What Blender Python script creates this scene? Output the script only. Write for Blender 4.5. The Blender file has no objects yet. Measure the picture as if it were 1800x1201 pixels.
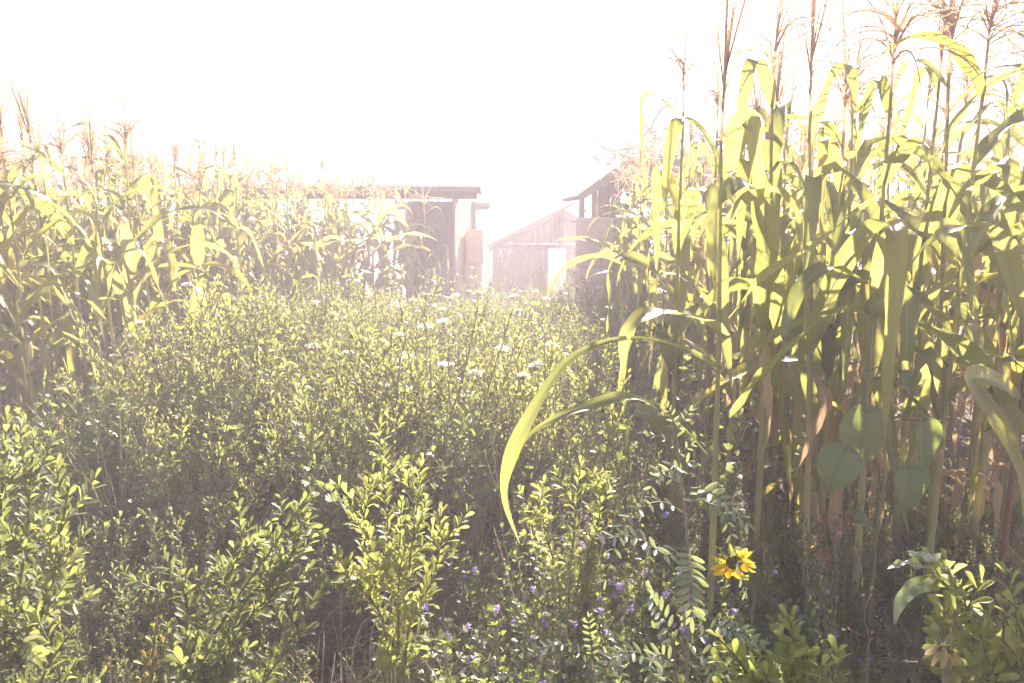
import bpy, math, random
import numpy as np
from mathutils import Matrix, Vector

R = math.radians
rng = np.random.default_rng(7)
random.seed(7)
scene = bpy.context.scene
COL = scene.collection

# ------------------------------------------------------------------ camera
CAM_Z, PITCH, FPX = 1.6, R(8.2), 1250.0
cam_d = bpy.data.cameras.new("camera")
cam_d.sensor_width = 36.0
cam_d.lens = FPX / 1800.0 * 36.0
cam_d.clip_start, cam_d.clip_end = 0.02, 2000.0
cam = bpy.data.objects.new("camera", cam_d)
COL.objects.link(cam)
cam.location = (0, 0, CAM_Z)
cam.rotation_euler = (math.pi / 2 - PITCH, 0, 0)
scene.camera = cam

# ------------------------------------------------------------------ light
SUN_AZ, SUN_EL = R(15), R(29)
world = bpy.data.worlds.new("World")
scene.world = world
world.use_nodes = True
nt = world.node_tree
sky = nt.nodes.new("ShaderNodeTexSky")
sky.sky_type = 'NISHITA'
sky.sun_disc = False
sky.sun_elevation = SUN_EL
sky.sun_rotation = SUN_AZ
sky.air_density, sky.dust_density, sky.ozone_density = 1.0, 0.4, 1.0
bg = nt.nodes["Background"]
nt.links.new(sky.outputs[0], bg.inputs[0])
bg.inputs[1].default_value = 0.05
sl = bpy.data.lights.new("sun", 'SUN')
sl.energy = 5.0
sl.angle = R(0.55)
sl.color = (1.0, 0.92, 0.80)
sun = bpy.data.objects.new("sun", sl)
COL.objects.link(sun)
sdir = Vector((math.sin(SUN_AZ) * math.cos(SUN_EL), math.cos(SUN_AZ) * math.cos(SUN_EL), math.sin(SUN_EL)))
sun.rotation_euler = sdir.to_track_quat('Z', 'Y').to_euler()
vs = scene.view_settings
vs.view_transform, vs.look, vs.gamma, vs.use_curve_mapping = 'Standard', 'None', 1.0, False
vs.exposure = 2.6
cy = scene.cycles
cy.use_denoising = True
cy.max_bounces, cy.diffuse_bounces, cy.glossy_bounces = 3, 2, 1
cy.transmission_bounces, cy.volume_bounces, cy.transparent_max_bounces = 3, 0, 4
cy.use_adaptive_sampling = True
cy.adaptive_threshold = 0.03
cy.sample_clamp_indirect = 4.0

HAZE_DENSITY, HAZE_G = 0.0185, 0.18

# ------------------------------------------------------------------ helpers
CP, SP = math.cos(PITCH), math.sin(PITCH)

def at(px, py, Y):
    """a point seen along the photo's (px, py) at forward distance Y, in world space"""
    a, b = (px - 900.0) / FPX, (600.5 - py) / FPX
    d = Vector((a, CP + b * SP, -SP + b * CP))
    return Vector((0, 0, CAM_Z)) + d * (Y / d.y)

def tag(o, label=None, cat=None, group=None, kind=None):
    if label: o["label"] = label
    if cat: o["category"] = cat
    if group: o["group"] = group
    if kind: o["kind"] = kind
    return o

def empty(name, loc=(0, 0, 0), rz=0.0):
    o = bpy.data.objects.new(name, None)
    o.empty_display_size = 0.05
    COL.objects.link(o)
    o.location = loc
    o.rotation_euler = (0, 0, rz)
    return o

def obj(name, mesh, parent=None, M=None):
    o = bpy.data.objects.new(name, mesh)
    COL.objects.link(o)
    if parent is not None:
        o.parent = parent
    if M is not None:
        o.matrix_basis = M
    return o

class Geo:
    """triangle soup with three per-vertex attributes: across, along, rnd"""
    def __init__(s):
        s.V, s.T, s.A, s.M, s.n = [], [], [], [], 0
    def add(s, V, T, A=None, m=0):
        V = np.asarray(V, float).reshape(-1, 3)
        T = np.asarray(T, int).reshape(-1, 3)
        if A is None:
            A = np.zeros((len(V), 3))
        s.V.append(V); s.T.append(T + s.n); s.A.append(np.asarray(A, float))
        s.M.append(np.full(len(T), m, int)); s.n += len(V)
        return s
    def arrays(s):
        return np.concatenate(s.V), np.concatenate(s.T), np.concatenate(s.A), np.concatenate(s.M)
    def add_geo(s, g, Mx, m=None, rnd=None):
        V, T, A, Mi = g.arrays()
        Mx = np.array(Mx)
        V = V @ Mx[:3, :3].T + Mx[:3, 3]
        A = A.copy()
        if rnd is not None:
            A[:, 2] = rnd
        s.V.append(V); s.T.append(T + s.n); s.A.append(A)
        s.M.append(Mi if m is None else np.full(len(T), m, int)); s.n += len(V)
    def mesh(s, name, mats, smooth=True):
        V, T, A, M = s.arrays()
        me = bpy.data.meshes.new(name)
        nv, nf = len(V), len(T)
        me.vertices.add(nv); me.loops.add(nf * 3); me.polygons.add(nf)
        me.vertices.foreach_set("co", V.astype(np.float32).ravel())
        me.loops.foreach_set("vertex_index", T.astype(np.int32).ravel())
        me.polygons.foreach_set("loop_start", np.arange(0, nf * 3, 3, dtype=np.int32))
        me.polygons.foreach_set("loop_total", np.full(nf, 3, dtype=np.int32))
        me.polygons.foreach_set("material_index", M.astype(np.int32))
        me.polygons.foreach_set("use_smooth", np.full(nf, smooth))
        for k, an in enumerate(("across", "along", "rnd")):
            at_ = me.attributes.new(an, 'FLOAT', 'POINT')
            at_.data.foreach_set("value", A[:, k].astype(np.float32))
        for m in (mats if isinstance(mats, (list, tuple)) else [mats]):
            me.materials.append(m)
        me.update(calc_edges=True)
        me.validate()
        return me

def nrm(v):
    v = np.asarray(v, float)
    return v / (np.linalg.norm(v, axis=-1, keepdims=True) + 1e-12)

def tube(g, pts, rad, sides=5, m=0, rnd=0.0, cap=True):
    P = np.asarray(pts, float)
    n = len(P)
    rad = np.broadcast_to(np.asarray(rad, float), (n,))
    t = nrm(np.gradient(P, axis=0))
    ref = np.array([0.31, 0.95, 0.05]) if abs(t[0][2]) > 0.6 else np.array([0.05, 0.02, 1.0])
    a = nrm(np.cross(t, ref)); b = np.cross(t, a)
    ang = np.arange(sides) / sides * 2 * math.pi
    V = P[:, None, :] + rad[:, None, None] * (np.cos(ang)[None, :, None] * a[:, None, :] + np.sin(ang)[None, :, None] * b[:, None, :])
    T = []
    for i in range(n - 1):
        for j in range(sides):
            k = (j + 1) % sides
            p, q, r_, s_ = i * sides + j, i * sides + k, (i + 1) * sides + k, (i + 1) * sides + j
            T += [(p, q, r_), (p, r_, s_)]
    V = V.reshape(-1, 3)
    if cap:
        for ring, idx in ((0, 0), ((n - 1), n - 1)):
            c = len(V)
            V = np.vstack([V, P[idx][None]])
            for j in range(sides):
                T.append((c, ring * sides + j, ring * sides + (j + 1) % sides))
    A = np.zeros((len(V), 3)); A[:, 2] = rnd
    A[:n * sides, 1] = np.repeat(np.linspace(0, 1, n), sides)
    g.add(V, T, A, m)

def box(g, c, s, m=0, rnd=0.0, bev=0.0, rotz=0.0):
    """box with chamfered edges, centre c, size s"""
    hx, hy, hz = s[0] / 2, s[1] / 2, s[2] / 2
    b = min(bev, hx * .9, hy * .9, hz * .9)
    if b <= 0:
        V = [(x * hx, y * hy, z * hz) for x in (-1, 1) for y in (-1, 1) for z in (-1, 1)]
        Q = [(0, 1, 3, 2), (4, 6, 7, 5), (0, 4, 5, 1), (2, 3, 7, 6), (0, 2, 6, 4), (1, 5, 7, 3)]
        T = [t for q in Q for t in ((q[0], q[1], q[2]), (q[0], q[2], q[3]))]
    else:
        V, idx = [], {}
        for sx in (-1, 1):
            for sy in (-1, 1):
                for sz in (-1, 1):
                    for ax in range(3):
                        h = [hx - b, hy - b, hz - b]
                        h[ax] += b
                        idx[(sx, sy, sz, ax)] = len(V)
                        V.append((sx * h[0], sy * h[1], sz * h[2]))
        T = []
        def quad(a, b_, c_, d):
            T.extend([(a, b_, c_), (a, c_, d)])
        for ax in range(3):
            u, v = [k for k in range(3) if k != ax]
            for sg in (-1, 1):
                q = []
                for su, sv in ((-1, -1), (1, -1), (1, 1), (-1, 1)):
                    k = [0, 0, 0]; k[ax], k[u], k[v] = sg, su, sv
                    q.append(idx[(*k, ax)])
                quad(*q)
            for su in (-1, 1):
                for sv in (-1, 1):
                    k0 = [0, 0, 0]; k1 = [0, 0, 0]
                    k0[ax], k1[ax] = -1, 1
                    for k in (k0, k1):
                        k[u], k[v] = su, sv
                    quad(idx[(*k0, u)], idx[(*k1, u)], idx[(*k1, v)], idx[(*k0, v)])
        for sx in (-1, 1):
            for sy in (-1, 1):
                for sz in (-1, 1):
                    T.append(tuple(idx[(sx, sy, sz, a)] for a in range(3)))
    V = np.array(V, float)
    if rotz:
        cr, sr = math.cos(rotz), math.sin(rotz)
        V = np.stack([V[:, 0] * cr - V[:, 1] * sr, V[:, 0] * sr + V[:, 1] * cr, V[:, 2]], 1)
    V = V + np.array(c, float)
    A = np.zeros((len(V), 3)); A[:, 2] = rnd
    g.add(V, T, A, m)

def ribbon(P, half_w, N, fold=0.25, wave=0.0, nx=4, wph=0.0, rnd=0.0):
    """leaf blade along P (n,3) with half widths and surface normals N"""
    P = np.asarray(P, float); n = len(P)
    t = nrm(np.gradient(P, axis=0))
    N = np.asarray(N, float)
    side = nrm(np.cross(N, t)); N = np.cross(t, side)
    us = np.linspace(-1, 1, nx + 1)
    al = np.linspace(0, 1, n)
    V = np.zeros((n, nx + 1, 3)); A = np.zeros((n, nx + 1, 3))
    for j, u in enumerate(us):
        lift = fold * abs(u) * half_w * (1 - 0.5 * al)
        wv = wave * (abs(u) ** 2) * np.sin(al * 22 + wph + (2.1 if u > 0 else 0)) * np.minimum(1, half_w / (half_w.max() + 1e-9))
        V[:, j] = P + side * (u * half_w)[:, None] + N * (lift + wv)[:, None]
        A[:, j, 0] = u; A[:, j, 1] = al; A[:, j, 2] = rnd
    T = []
    w = nx + 1
    for i in range(n - 1):
        for j in range(nx):
            a, b, c, d = i * w + j, i * w + j + 1, (i + 1) * w + j + 1, (i + 1) * w + j
            T += [(a, b, c), (a, c, d)]
    g = Geo()
    g.add(V.reshape(-1, 3), T, A.reshape(-1, 3))
    return g

def bez(pts, n):
    """smooth Catmull-Rom curve through pts"""
    P = np.array([tuple(p) for p in pts], float)
    P = np.vstack([2 * P[0] - P[1], P, 2 * P[-1] - P[-2]])
    out = []
    segs = len(P) - 3
    for s in np.linspace(0, segs - 1e-6, n):
        i = int(s); u = s - i
        p0, p1, p2, p3 = P[i:i + 4]
        out.append(0.5 * ((2 * p1) + (-p0 + p2) * u + (2 * p0 - 5 * p1 + 4 * p2 - p3) * u * u + (-p0 + 3 * p1 - 3 * p2 + p3) * u ** 3))
    return np.array(out)

def frame_to(d, up, pos, s=1.0, roll=0.0):
    """matrix whose X axis points along d and Z roughly along up"""
    x = Vector(d).normalized()
    z = Vector(up)
    y = z.cross(x)
    if y.length < 1e-5:
        y = Vector((0.3, 1, 0.2)).cross(x)
    y.normalize(); z = x.cross(y)
    M = Matrix(((x.x, y.x, z.x), (x.y, y.y, z.y), (x.z, y.z, z.z))).to_4x4()
    if roll:
        M = M @ Matrix.Rotation(roll, 4, 'X')
    M = M @ Matrix.Scale(s, 4)
    M.translation = Vector(pos)
    return M

# ------------------------------------------------------------------ materials
def ramp(nodes, stops):
    r = nodes.new("ShaderNodeValToRGB")
    e = r.color_ramp.elements
    while len(e) < len(stops):
        e.new(0.5)
    for k, (p, c) in enumerate(stops):
        e[k].position = p
        e[k].color = (*c, 1)
    return r

def leaf_material(name, stops, tstops, trans=0.45, rough=0.42, spec=0.5, midrib=None, veins=0.0, tip=None, tone_noise=30.0):
    m = bpy.data.materials.new(name)
    m.use_nodes = True
    n, l = m.node_tree.nodes, m.node_tree.links
    n.remove(n["Principled BSDF"])
    out = n["Material Output"]
    oi = n.new("ShaderNodeObjectInfo")
    at_ = n.new("ShaderNodeAttribute"); at_.attribute_name = "rnd"
    add = n.new("ShaderNodeMath"); add.operation = 'ADD'
    l.new(oi.outputs["Random"], add.inputs[0]); l.new(at_.outputs["Fac"], add.inputs[1])
    fr = n.new("ShaderNodeMath"); fr.operation = 'PINGPONG'; fr.inputs[1].default_value = 1.0
    l.new(add.outputs[0], fr.inputs[0])
    tc = n.new("ShaderNodeTexCoord")
    nz = n.new("ShaderNodeTexNoise"); nz.inputs["Scale"].default_value = tone_noise  # scale of the mottling in leaf colour
    nz.inputs["Detail"].default_value = 3
    l.new(tc.outputs["Object"], nz.inputs["Vector"])
    mx = n.new("ShaderNodeMath"); mx.operation = 'MULTIPLY_ADD'
    l.new(nz.outputs["Fac"], mx.inputs[0]); mx.inputs[1].default_value = 0.35
    l.new(fr.outputs[0], mx.inputs[2])
    sb = n.new("ShaderNodeMath"); sb.operation = 'SUBTRACT'; sb.inputs[1].default_value = 0.175
    l.new(mx.outputs[0], sb.inputs[0])
    r1 = ramp(n, stops); r2 = ramp(n, tstops)
    l.new(sb.outputs[0], r1.inputs[0]); l.new(sb.outputs[0], r2.inputs[0])
    c1, c2 = r1.outputs[0], r2.outputs[0]
    if midrib or veins or tip:
        ac = n.new("ShaderNodeAttribute"); ac.attribute_name = "across"
        ab = n.new("ShaderNodeMath"); ab.operation = 'ABSOLUTE'
        l.new(ac.outputs["Fac"], ab.inputs[0])
    if veins:
        sn = n.new("ShaderNodeMath"); sn.operation = 'MULTIPLY'; sn.inputs[1].default_value = 34.0
        l.new(ac.outputs["Fac"], sn.inputs[0])
        s2 = n.new("ShaderNodeMath"); s2.operation = 'SINE'
        l.new(sn.outputs[0], s2.inputs[0])
        s3 = n.new("ShaderNodeMath"); s3.operation = 'MULTIPLY_ADD'; s3.inputs[1].default_value = veins; s3.inputs[2].default_value = 1.0
        l.new(s2.outputs[0], s3.inputs[0])
        outc = []
        for c in (c1, c2):
            vm = n.new("ShaderNodeVectorMath"); vm.operation = 'SCALE'
            l.new(c, vm.inputs[0]); l.new(s3.outputs[0], vm.inputs["Scale"])
            outc.append(vm.outputs[0])
        c1, c2 = outc
    def blend(c, fac, col):
        mixn = n.new("ShaderNodeMix"); mixn.data_type = 'RGBA'
        l.new(fac, mixn.inputs["Factor"]); l.new(c, mixn.inputs[6]); mixn.inputs[7].default_value = (*col, 1)
        return mixn.outputs[2]
    if midrib:
        mr = n.new("ShaderNodeMapRange")
        mr.inputs["From Min"].default_value = 0.05; mr.inputs["From Max"].default_value = 0.14
        mr.inputs["To Min"].default_value = 1.0; mr.inputs["To Max"].default_value = 0.0
        l.new(ab.outputs[0], mr.inputs["Value"])
        c1 = blend(c1, mr.outputs[0], midrib); c2 = blend(c2, mr.outputs[0], tuple(x * 0.8 for x in midrib))
    if tip:
        al = n.new("ShaderNodeAttribute"); al.attribute_name = "along"
        ad = n.new("ShaderNodeMath"); ad.operation = 'MULTIPLY_ADD'; ad.inputs[1].default_value = 0.28
        l.new(nz.outputs["Fac"], ad.inputs[0]); l.new(al.outputs["Fac"], ad.inputs[2])
        mr = n.new("ShaderNodeMapRange")
        mr.inputs["From Min"].default_value = 1.02; mr.inputs["From Max"].default_value = 1.12
        l.new(ad.outputs[0], mr.inputs["Value"])
        c1 = blend(c1, mr.outputs[0], tip); c2 = blend(c2, mr.outputs[0], tip)
    p = n.new("ShaderNodeBsdfPrincipled")
    p.inputs["Roughness"].default_value = rough
    p.inputs["Specular IOR Level"].default_value = spec
    l.new(c1, p.inputs["Base Color"])
    t = n.new("ShaderNodeBsdfTranslucent")
    l.new(c2, t.inputs["Color"])
    ms = n.new("ShaderNodeMixShader"); ms.inputs[0].default_value = trans
    l.new(p.outputs[0], ms.inputs[1]); l.new(t.outputs[0], ms.inputs[2])
    l.new(ms.outputs[0], out.inputs["Surface"])
    return m

def solid_material(name, c_a, c_b, rough=0.8, scale=8.0, stretch=(1, 1, 1), bump=0.3, bscale=None, spec=0.3, trans=0.0):
    m = bpy.data.materials.new(name)
    m.use_nodes = True
    n, l = m.node_tree.nodes, m.node_tree.links
    p = n["Principled BSDF"]
    p.inputs["Roughness"].default_value = rough
    p.inputs["Specular IOR Level"].default_value = spec
    tc = n.new("ShaderNodeTexCoord")
    mp = n.new("ShaderNodeMapping"); mp.inputs["Scale"].default_value = stretch
    l.new(tc.outputs["Object"], mp.inputs["Vector"])
    nz = n.new("ShaderNodeTexNoise"); nz.inputs["Scale"].default_value = scale; nz.inputs["Detail"].default_value = 6
    nz.inputs["Roughness"].default_value = 0.65
    l.new(mp.outputs[0], nz.inputs["Vector"])
    oi = n.new("ShaderNodeObjectInfo")
    at_ = n.new("ShaderNodeAttribute"); at_.attribute_name = "rnd"
    a0 = n.new("ShaderNodeMath"); a0.operation = 'ADD'
    l.new(oi.outputs["Random"], a0.inputs[0]); l.new(at_.outputs["Fac"], a0.inputs[1])
    pp = n.new("ShaderNodeMath"); pp.operation = 'PINGPONG'; pp.inputs[1].default_value = 1.0
    l.new(a0.outputs[0], pp.inputs[0])
    ad = n.new("ShaderNodeMath"); ad.operation = 'MULTIPLY_ADD'; ad.inputs[1].default_value = 0.4
    l.new(pp.outputs[0], ad.inputs[0])
    sb = n.new("ShaderNodeMath"); sb.operation = 'SUBTRACT'; sb.inputs[1].default_value = 0.2
    l.new(nz.outputs["Fac"], sb.inputs[0]); l.new(sb.outputs[0], ad.inputs[2])
    r = ramp(n, [(0.25, c_a), (0.75, c_b)])
    l.new(ad.outputs[0], r.inputs[0])
    l.new(r.outputs[0], p.inputs["Base Color"])
    if bump:
        n2 = n.new("ShaderNodeTexNoise"); n2.inputs["Scale"].default_value = bscale or scale * 4; n2.inputs["Detail"].default_value = 5
        l.new(mp.outputs[0], n2.inputs["Vector"])
        b = n.new("ShaderNodeBump"); b.inputs["Strength"].default_value = bump; b.inputs["Distance"].default_value = 0.02
        l.new(n2.outputs["Fac"], b.inputs["Height"])
        l.new(b.outputs[0], p.inputs["Normal"])
    if trans:
        t = n.new("ShaderNodeBsdfTranslucent"); l.new(r.outputs[0], t.inputs["Color"])
        ms = n.new("ShaderNodeMixShader"); ms.inputs[0].default_value = trans
        l.new(p.outputs[0], ms.inputs[1]); l.new(t.outputs[0], ms.inputs[2])
        l.new(ms.outputs[0], n["Material Output"].inputs["Surface"])
    return m

M = {}
M['maize'] = leaf_material("maize_leaf", [(0, (.11, .125, .05)), (.5, (.14, .15, .055)), (1, (.19, .18, .065))],
                           [(0, (.33, .335, .075)), (.5, (.42, .405, .09)), (1, (.54, .47, .13))],
                           trans=.5, rough=.46, spec=.5, midrib=(.32, .33, .15), veins=.09, tip=(.34, .25, .12), tone_noise=9)
M['maize_y'] = leaf_material("maize_leaf_yellowing", [(0, (.20, .18, .05)), (1, (.30, .24, .08))],
                             [(0, (.52, .46, .06)), (1, (.58, .45, .10))],
                             trans=.5, rough=.45, spec=.45, midrib=(.4, .36, .18), veins=.1, tip=(.36, .25, .13), tone_noise=9)
M['maize_dry'] = leaf_material("maize_leaf_dry", [(0, (.34, .22, .14)), (1, (.44, .31, .19))],
                               [(0, (.50, .30, .17)), (1, (.56, .38, .20))],
                               trans=.42, rough=.7, spec=.2, midrib=(.48, .38, .25), veins=.16, tone_noise=14)
M['stalk'] = solid_material("maize_stalk", (.36, .32, .13), (.48, .42, .19), rough=.5, scale=6, stretch=(1, 1, .3), bump=.1, trans=.45)
M['stalk_red'] = solid_material("maize_stalk_red", (.16, .05, .05), (.22, .12, .06), rough=.5, scale=6, stretch=(1, 1, .3), bump=.1, trans=.1)
M['tassel'] = leaf_material("maize_tassel", [(0, (.52, .42, .27)), (.5, (.56, .44, .30)), (1, (.50, .35, .27))],
                            [(0, (.76, .62, .40)), (1, (.74, .54, .40))], trans=.68, rough=.7, spec=.2)
M['husk'] = leaf_material("maize_husk", [(0, (.20, .20, .08)), (1, (.30, .25, .12))], [(0, (.36, .38, .10)), (1, (.42, .36, .14))],
                          trans=.3, rough=.6, spec=.25, veins=.1)
M['silk'] = solid_material("maize_silk", (.10, .03, .02), (.22, .09, .05), rough=.6, bump=0, trans=.2)
M['shrub'] = leaf_material("shrub_leaf", [(0, (.085, .098, .058)), (.5, (.11, .122, .066)), (1, (.14, .145, .07))],
                           [(0, (.20, .225, .06)), (.5, (.29, .315, .08)), (1, (.42, .42, .11))],
                           trans=.47, rough=.55, spec=.3, tone_noise=18)
M['shrub_y'] = leaf_material("shrub_leaf_young", [(0, (.14, .17, .05)), (1, (.20, .20, .06))],
                             [(0, (.38, .41, .09)), (1, (.50, .49, .12))], trans=.5, rough=.55, spec=.3, tone_noise=18)
M['shrub_old'] = leaf_material("shrub_leaf_yellow", [(0, (.30, .22, .05)), (1, (.36, .28, .08))],
                               [(0, (.60, .46, .05)), (1, (.60, .40, .08))], trans=.5, rough=.45, spec=.4, tone_noise=18)
M['twig'] = solid_material("twig_bark", (.13, .09, .06), (.26, .20, .14), rough=.7, scale=20, bump=.2)
M['twig_g'] = solid_material("green_stem", (.13, .14, .06), (.22, .19, .09), rough=.55, scale=20, bump=.1, trans=.12)
M['alfalfa'] = leaf_material("alfalfa_leaf", [(0, (.09, .12, .05)), (1, (.14, .16, .07))], [(0, (.24, .32, .06)), (1, (.36, .40, .08))],
                             trans=.45, rough=.4, spec=.5)
M['purple'] = leaf_material("purple_petal", [(0, (.26, .18, .40)), (1, (.40, .30, .52))], [(0, (.34, .24, .5)), (1, (.5, .40, .62))], trans=.4, rough=.6, spec=.2)
M['white_fl'] = leaf_material("white_floret", [(0, (.76, .73, .66)), (1, (.84, .82, .76))], [(0, (.80, .76, .68)), (1, (.86, .82, .74))], trans=.55, rough=.8, spec=.1)
M['pinnate'] = leaf_material("pinnate_leaflet", [(0, (.18, .21, .13)), (1, (.25, .27, .17))], [(0, (.36, .42, .13)), (1, (.48, .50, .16))],
                             trans=.38, rough=.4, spec=.55, midrib=(.25, .27, .14))
M['petal'] = leaf_material("yellow_petal", [(0, (.64, .43, .03)), (1, (.72, .52, .04))], [(0, (.80, .58, .03)), (1, (.86, .66, .05))],
                           trans=.5, rough=.5, spec=.3, veins=.06)
M['petal_dry'] = leaf_material("dried_petal", [(0, (.36, .26, .10)), (1, (.46, .34, .15))], [(0, (.42, .30, .10)), (1, (.5, .38, .15))],
                               trans=.4, rough=.7, spec=.2, veins=.1)
M['disc'] = solid_material("flower_disc", (.06, .03, .015), (.16, .09, .03), rough=.9, scale=60, bump=.8)
M['bean'] = leaf_material("bean_leaf", [(0, (.12, .14, .075)), (1, (.15, .165, .08))], [(0, (.30, .36, .06)), (1, (.36, .38, .08))],
                          trans=.4, rough=.5, spec=.4, midrib=(.19, .20, .11), tone_noise=14)
M['straw'] = leaf_material("straw", [(0, (.26, .18, .10)), (1, (.46, .36, .22))], [(0, (.4, .28, .14)), (1, (.5, .38, .2))], trans=.3, rough=.6, spec=.3)
M['redfl'] = leaf_material("rust_flower", [(0, (.28, .13, .09)), (1, (.36, .19, .13))], [(0, (.34, .15, .1)), (1, (.42, .22, .14))], trans=.35, rough=.7, spec=.2)
M['wood'] = solid_material("weathered_wood", (.055, .035, .025), (.13, .085, .06), rough=.8, scale=5, stretch=(6, 6, .6), bump=.5, bscale=12)
M['wood_h'] = solid_material("weathered_beam", (.06, .038, .03), (.13, .085, .065), rough=.8, scale=5, stretch=(.6, 6, 6), bump=.5, bscale=12)
M['board'] = solid_material("cream_board", (.40, .32, .23), (.52, .43, .32), rough=.8, scale=4, stretch=(6, 6, .5), bump=.4, bscale=10)  # cream for the hut walls; on the shed side it imitates sunlit boards
M['pinkboard'] = solid_material("faded_red_board", (.24, .12, .09), (.36, .20, .15), rough=.8, scale=4, stretch=(6, 6, .5), bump=.4, bscale=10)
M['thatch'] = solid_material("thatch", (.07, .05, .035), (.18, .13, .09), rough=.95, scale=9, stretch=(8, 8, 1), bump=.8, bscale=30)
M['plaster'] = solid_material("pillar_render", (.56, .38, .30), (.66, .48, .39), rough=.9, scale=4, bump=.35, bscale=40)  # base colour warmed and lifted to carry the pink of lens flare
M['tile'] = solid_material("roof_tile", (.22, .09, .06), (.32, .16, .10), rough=.85, scale=5, bump=.3)
M['tin'] = solid_material("pale_roof_sheet", (.55, .52, .48), (.66, .63, .58), rough=.5, scale=3, bump=.1)
M['bark'] = solid_material("tree_bark", (.10, .07, .055), (.20, .15, .12), rough=.9, scale=12, bump=.5)
M['soil'] = solid_material("soil", (.07, .05, .035), (.15, .11, .08), rough=.95, scale=3, bump=.8, bscale=25)
M['hill'] = solid_material("far_hill", (.05, .06, .045), (.10, .11, .07), rough=.95, scale=.06, bump=.6, bscale=.4)

# ------------------------------------------------------------------ ground, hills
def fbm(x, y, seed=0):
    r = np.zeros_like(x)
    for k, (f, a) in enumerate(((.35, .5), (.9, .25), (2.3, .1), (6., .035))):
        r += a * np.sin(f * x * 1.7 + 1.3 * k + seed) * np.cos(f * y * 1.3 + 2.1 * k + seed * .7)
    return r

def grid(xs, ys, zf):
    X, Y = np.meshgrid(xs, ys)
    V = np.stack([X, Y, zf(X, Y)], -1).reshape(-1, 3)
    nx = len(xs); T = []
    for j in range(len(ys) - 1):
        for i in range(nx - 1):
            a = j * nx + i
            T += [(a, a + 1, a + nx + 1), (a, a + nx + 1, a + nx)]
    return Geo().add(V, T)

xs = np.concatenate([np.linspace(-300, -12, 14), np.linspace(-11, 11, 90), np.linspace(12, 300, 14)])
ys = np.concatenate([[-40, -10], np.linspace(-4, 26, 110), np.linspace(28, 340, 16)])
g = grid(xs, ys, lambda X, Y: .07 * fbm(X * 2, Y * 2) * np.exp(-(X ** 2 + (Y - 8) ** 2) / 600))
tag(obj("ground", g.mesh("ground", M['soil'])), kind="structure")

def hill_z(X, Y):
    prof = 3.6 + 1.5 * np.exp(-((X + 1) / 9) ** 2) + 1.6 * np.exp(-((X + 40) / 24) ** 2) + 1.2 * np.exp(-((X - 40) / 18) ** 2)
    prof += .35 * np.sin(X * .3) + .25 * np.sin(X * .71 + 1) + .12 * np.sin(X * 1.9 + 2)
    return -0.6 + np.maximum(prof, 1) * np.exp(-((Y - 130) / 16) ** 2) + .15 * fbm(X * .3, Y * .3)
g = grid(np.linspace(-180, 180, 200), np.linspace(95, 170, 24), hill_z)
tag(obj("hills", g.mesh("hills", M['hill'])), kind="structure")

# ------------------------------------------------------------------ maize shapes
NL = 20
def maize_leaf(L, W, th0, droop, kink=None, twist=0.0, sway=0.0, seed=0):
    r = np.random.default_rng(seed)
    n = NL
    t = np.linspace(0, 1, n)
    th = th0 - droop * t ** 1.5
    if kink:
        kp, ka = kink
        k = 1 / (1 + np.exp(-(t - kp) * 38))
        th = th * (1 - k) + ka * k
    az = sway * t ** 2
    ds = L / (n - 1)
    d = np.stack([np.cos(th) * np.cos(az), np.cos(th) * np.sin(az), np.sin(th)], 1)
    P = np.vstack([[0, 0, 0], np.cumsum(d[:-1] * ds, 0)])
    Nn = np.stack([-np.sin(th) * np.cos(az), -np.sin(th) * np.sin(az), np.cos(th)], 1)
    S = np.cross(Nn, d)
    ro = twist * t ** 1.3 + .12 * np.sin(t * 9 + seed)
    Nn = Nn * np.cos(ro)[:, None] + S * np.sin(ro)[:, None]
    hw = W * np.clip((t + .02) / .16, 0, 1) ** .55 * (1 - t ** 2.3) + .0006
    return ribbon(P, hw, Nn, fold=.38, wave=.010, nx=4, wph=r.uniform(0, 6), rnd=0)

LEAF_G, LEAF_M = [], []
for k in range(30):
    r = np.random.default_rng(100 + k)
    L = r.uniform(.58, .9); W = r.uniform(.026, .040)
    kink = (r.uniform(.22, .55), -r.uniform(1.2, 1.62)) if r.random() < .68 else None
    g = maize_leaf(L, W, r.uniform(.85, 1.35), r.uniform(1.3, 2.9), kink, r.uniform(-1.3, 1.3), r.uniform(-.5, .5), k)
    LEAF_G.append(g); LEAF_M.append(g.mesh("maize_leaf", M['maize']))
LEAFY_M, DRY_G, DRY_M = [], [], []
for k in range(6):
    LEAFY_M.append(LEAF_G[k * 3].mesh("maize_leaf_yellow", M['maize_y']))
for k in range(7):
    r = np.random.default_rng(300 + k)
    g = maize_leaf(r.uniform(.45, .7), r.uniform(.016, .026), r.uniform(.2, .8), 2.0, (r.uniform(.12, .3), -1.5), r.uniform(-3, 3), r.uniform(-.6, .6), 50 + k)
    DRY_G.append(g); DRY_M.append(g.mesh("maize_leaf_dry", M['maize_dry']))

def stalk_bend(k, t):
    return .05 * math.sin(1.1 * k + 1) * t ** 2, .05 * math.cos(1.7 * k) * t ** 2

def stalk_geo(k, rs=1.0):
    g = Geo()
    n = 46
    t = np.linspace(0, 1, n)
    P = np.array([(*stalk_bend(k, x), x) for x in t])
    rad = (.0150 - .0110 * t ** .9) * rs
    ph = (t * 11 + .3 * k) % 1
    rad = rad * (1 + .16 * np.exp(-((ph - .1) / .07) ** 2)) * (1 + .14 * np.clip(1 - ph * 1.3, 0, 1))
    tube(g, P, rad, 8)
    return g
STALK_G = [stalk_geo(k) for k in range(5)]
STALK_M = [g.mesh("maize_stalk", M['stalk']) for g in STALK_G]
STALKR_M = STALK_G[0].mesh("maize_stalk_red", M['stalk_red'])

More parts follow.
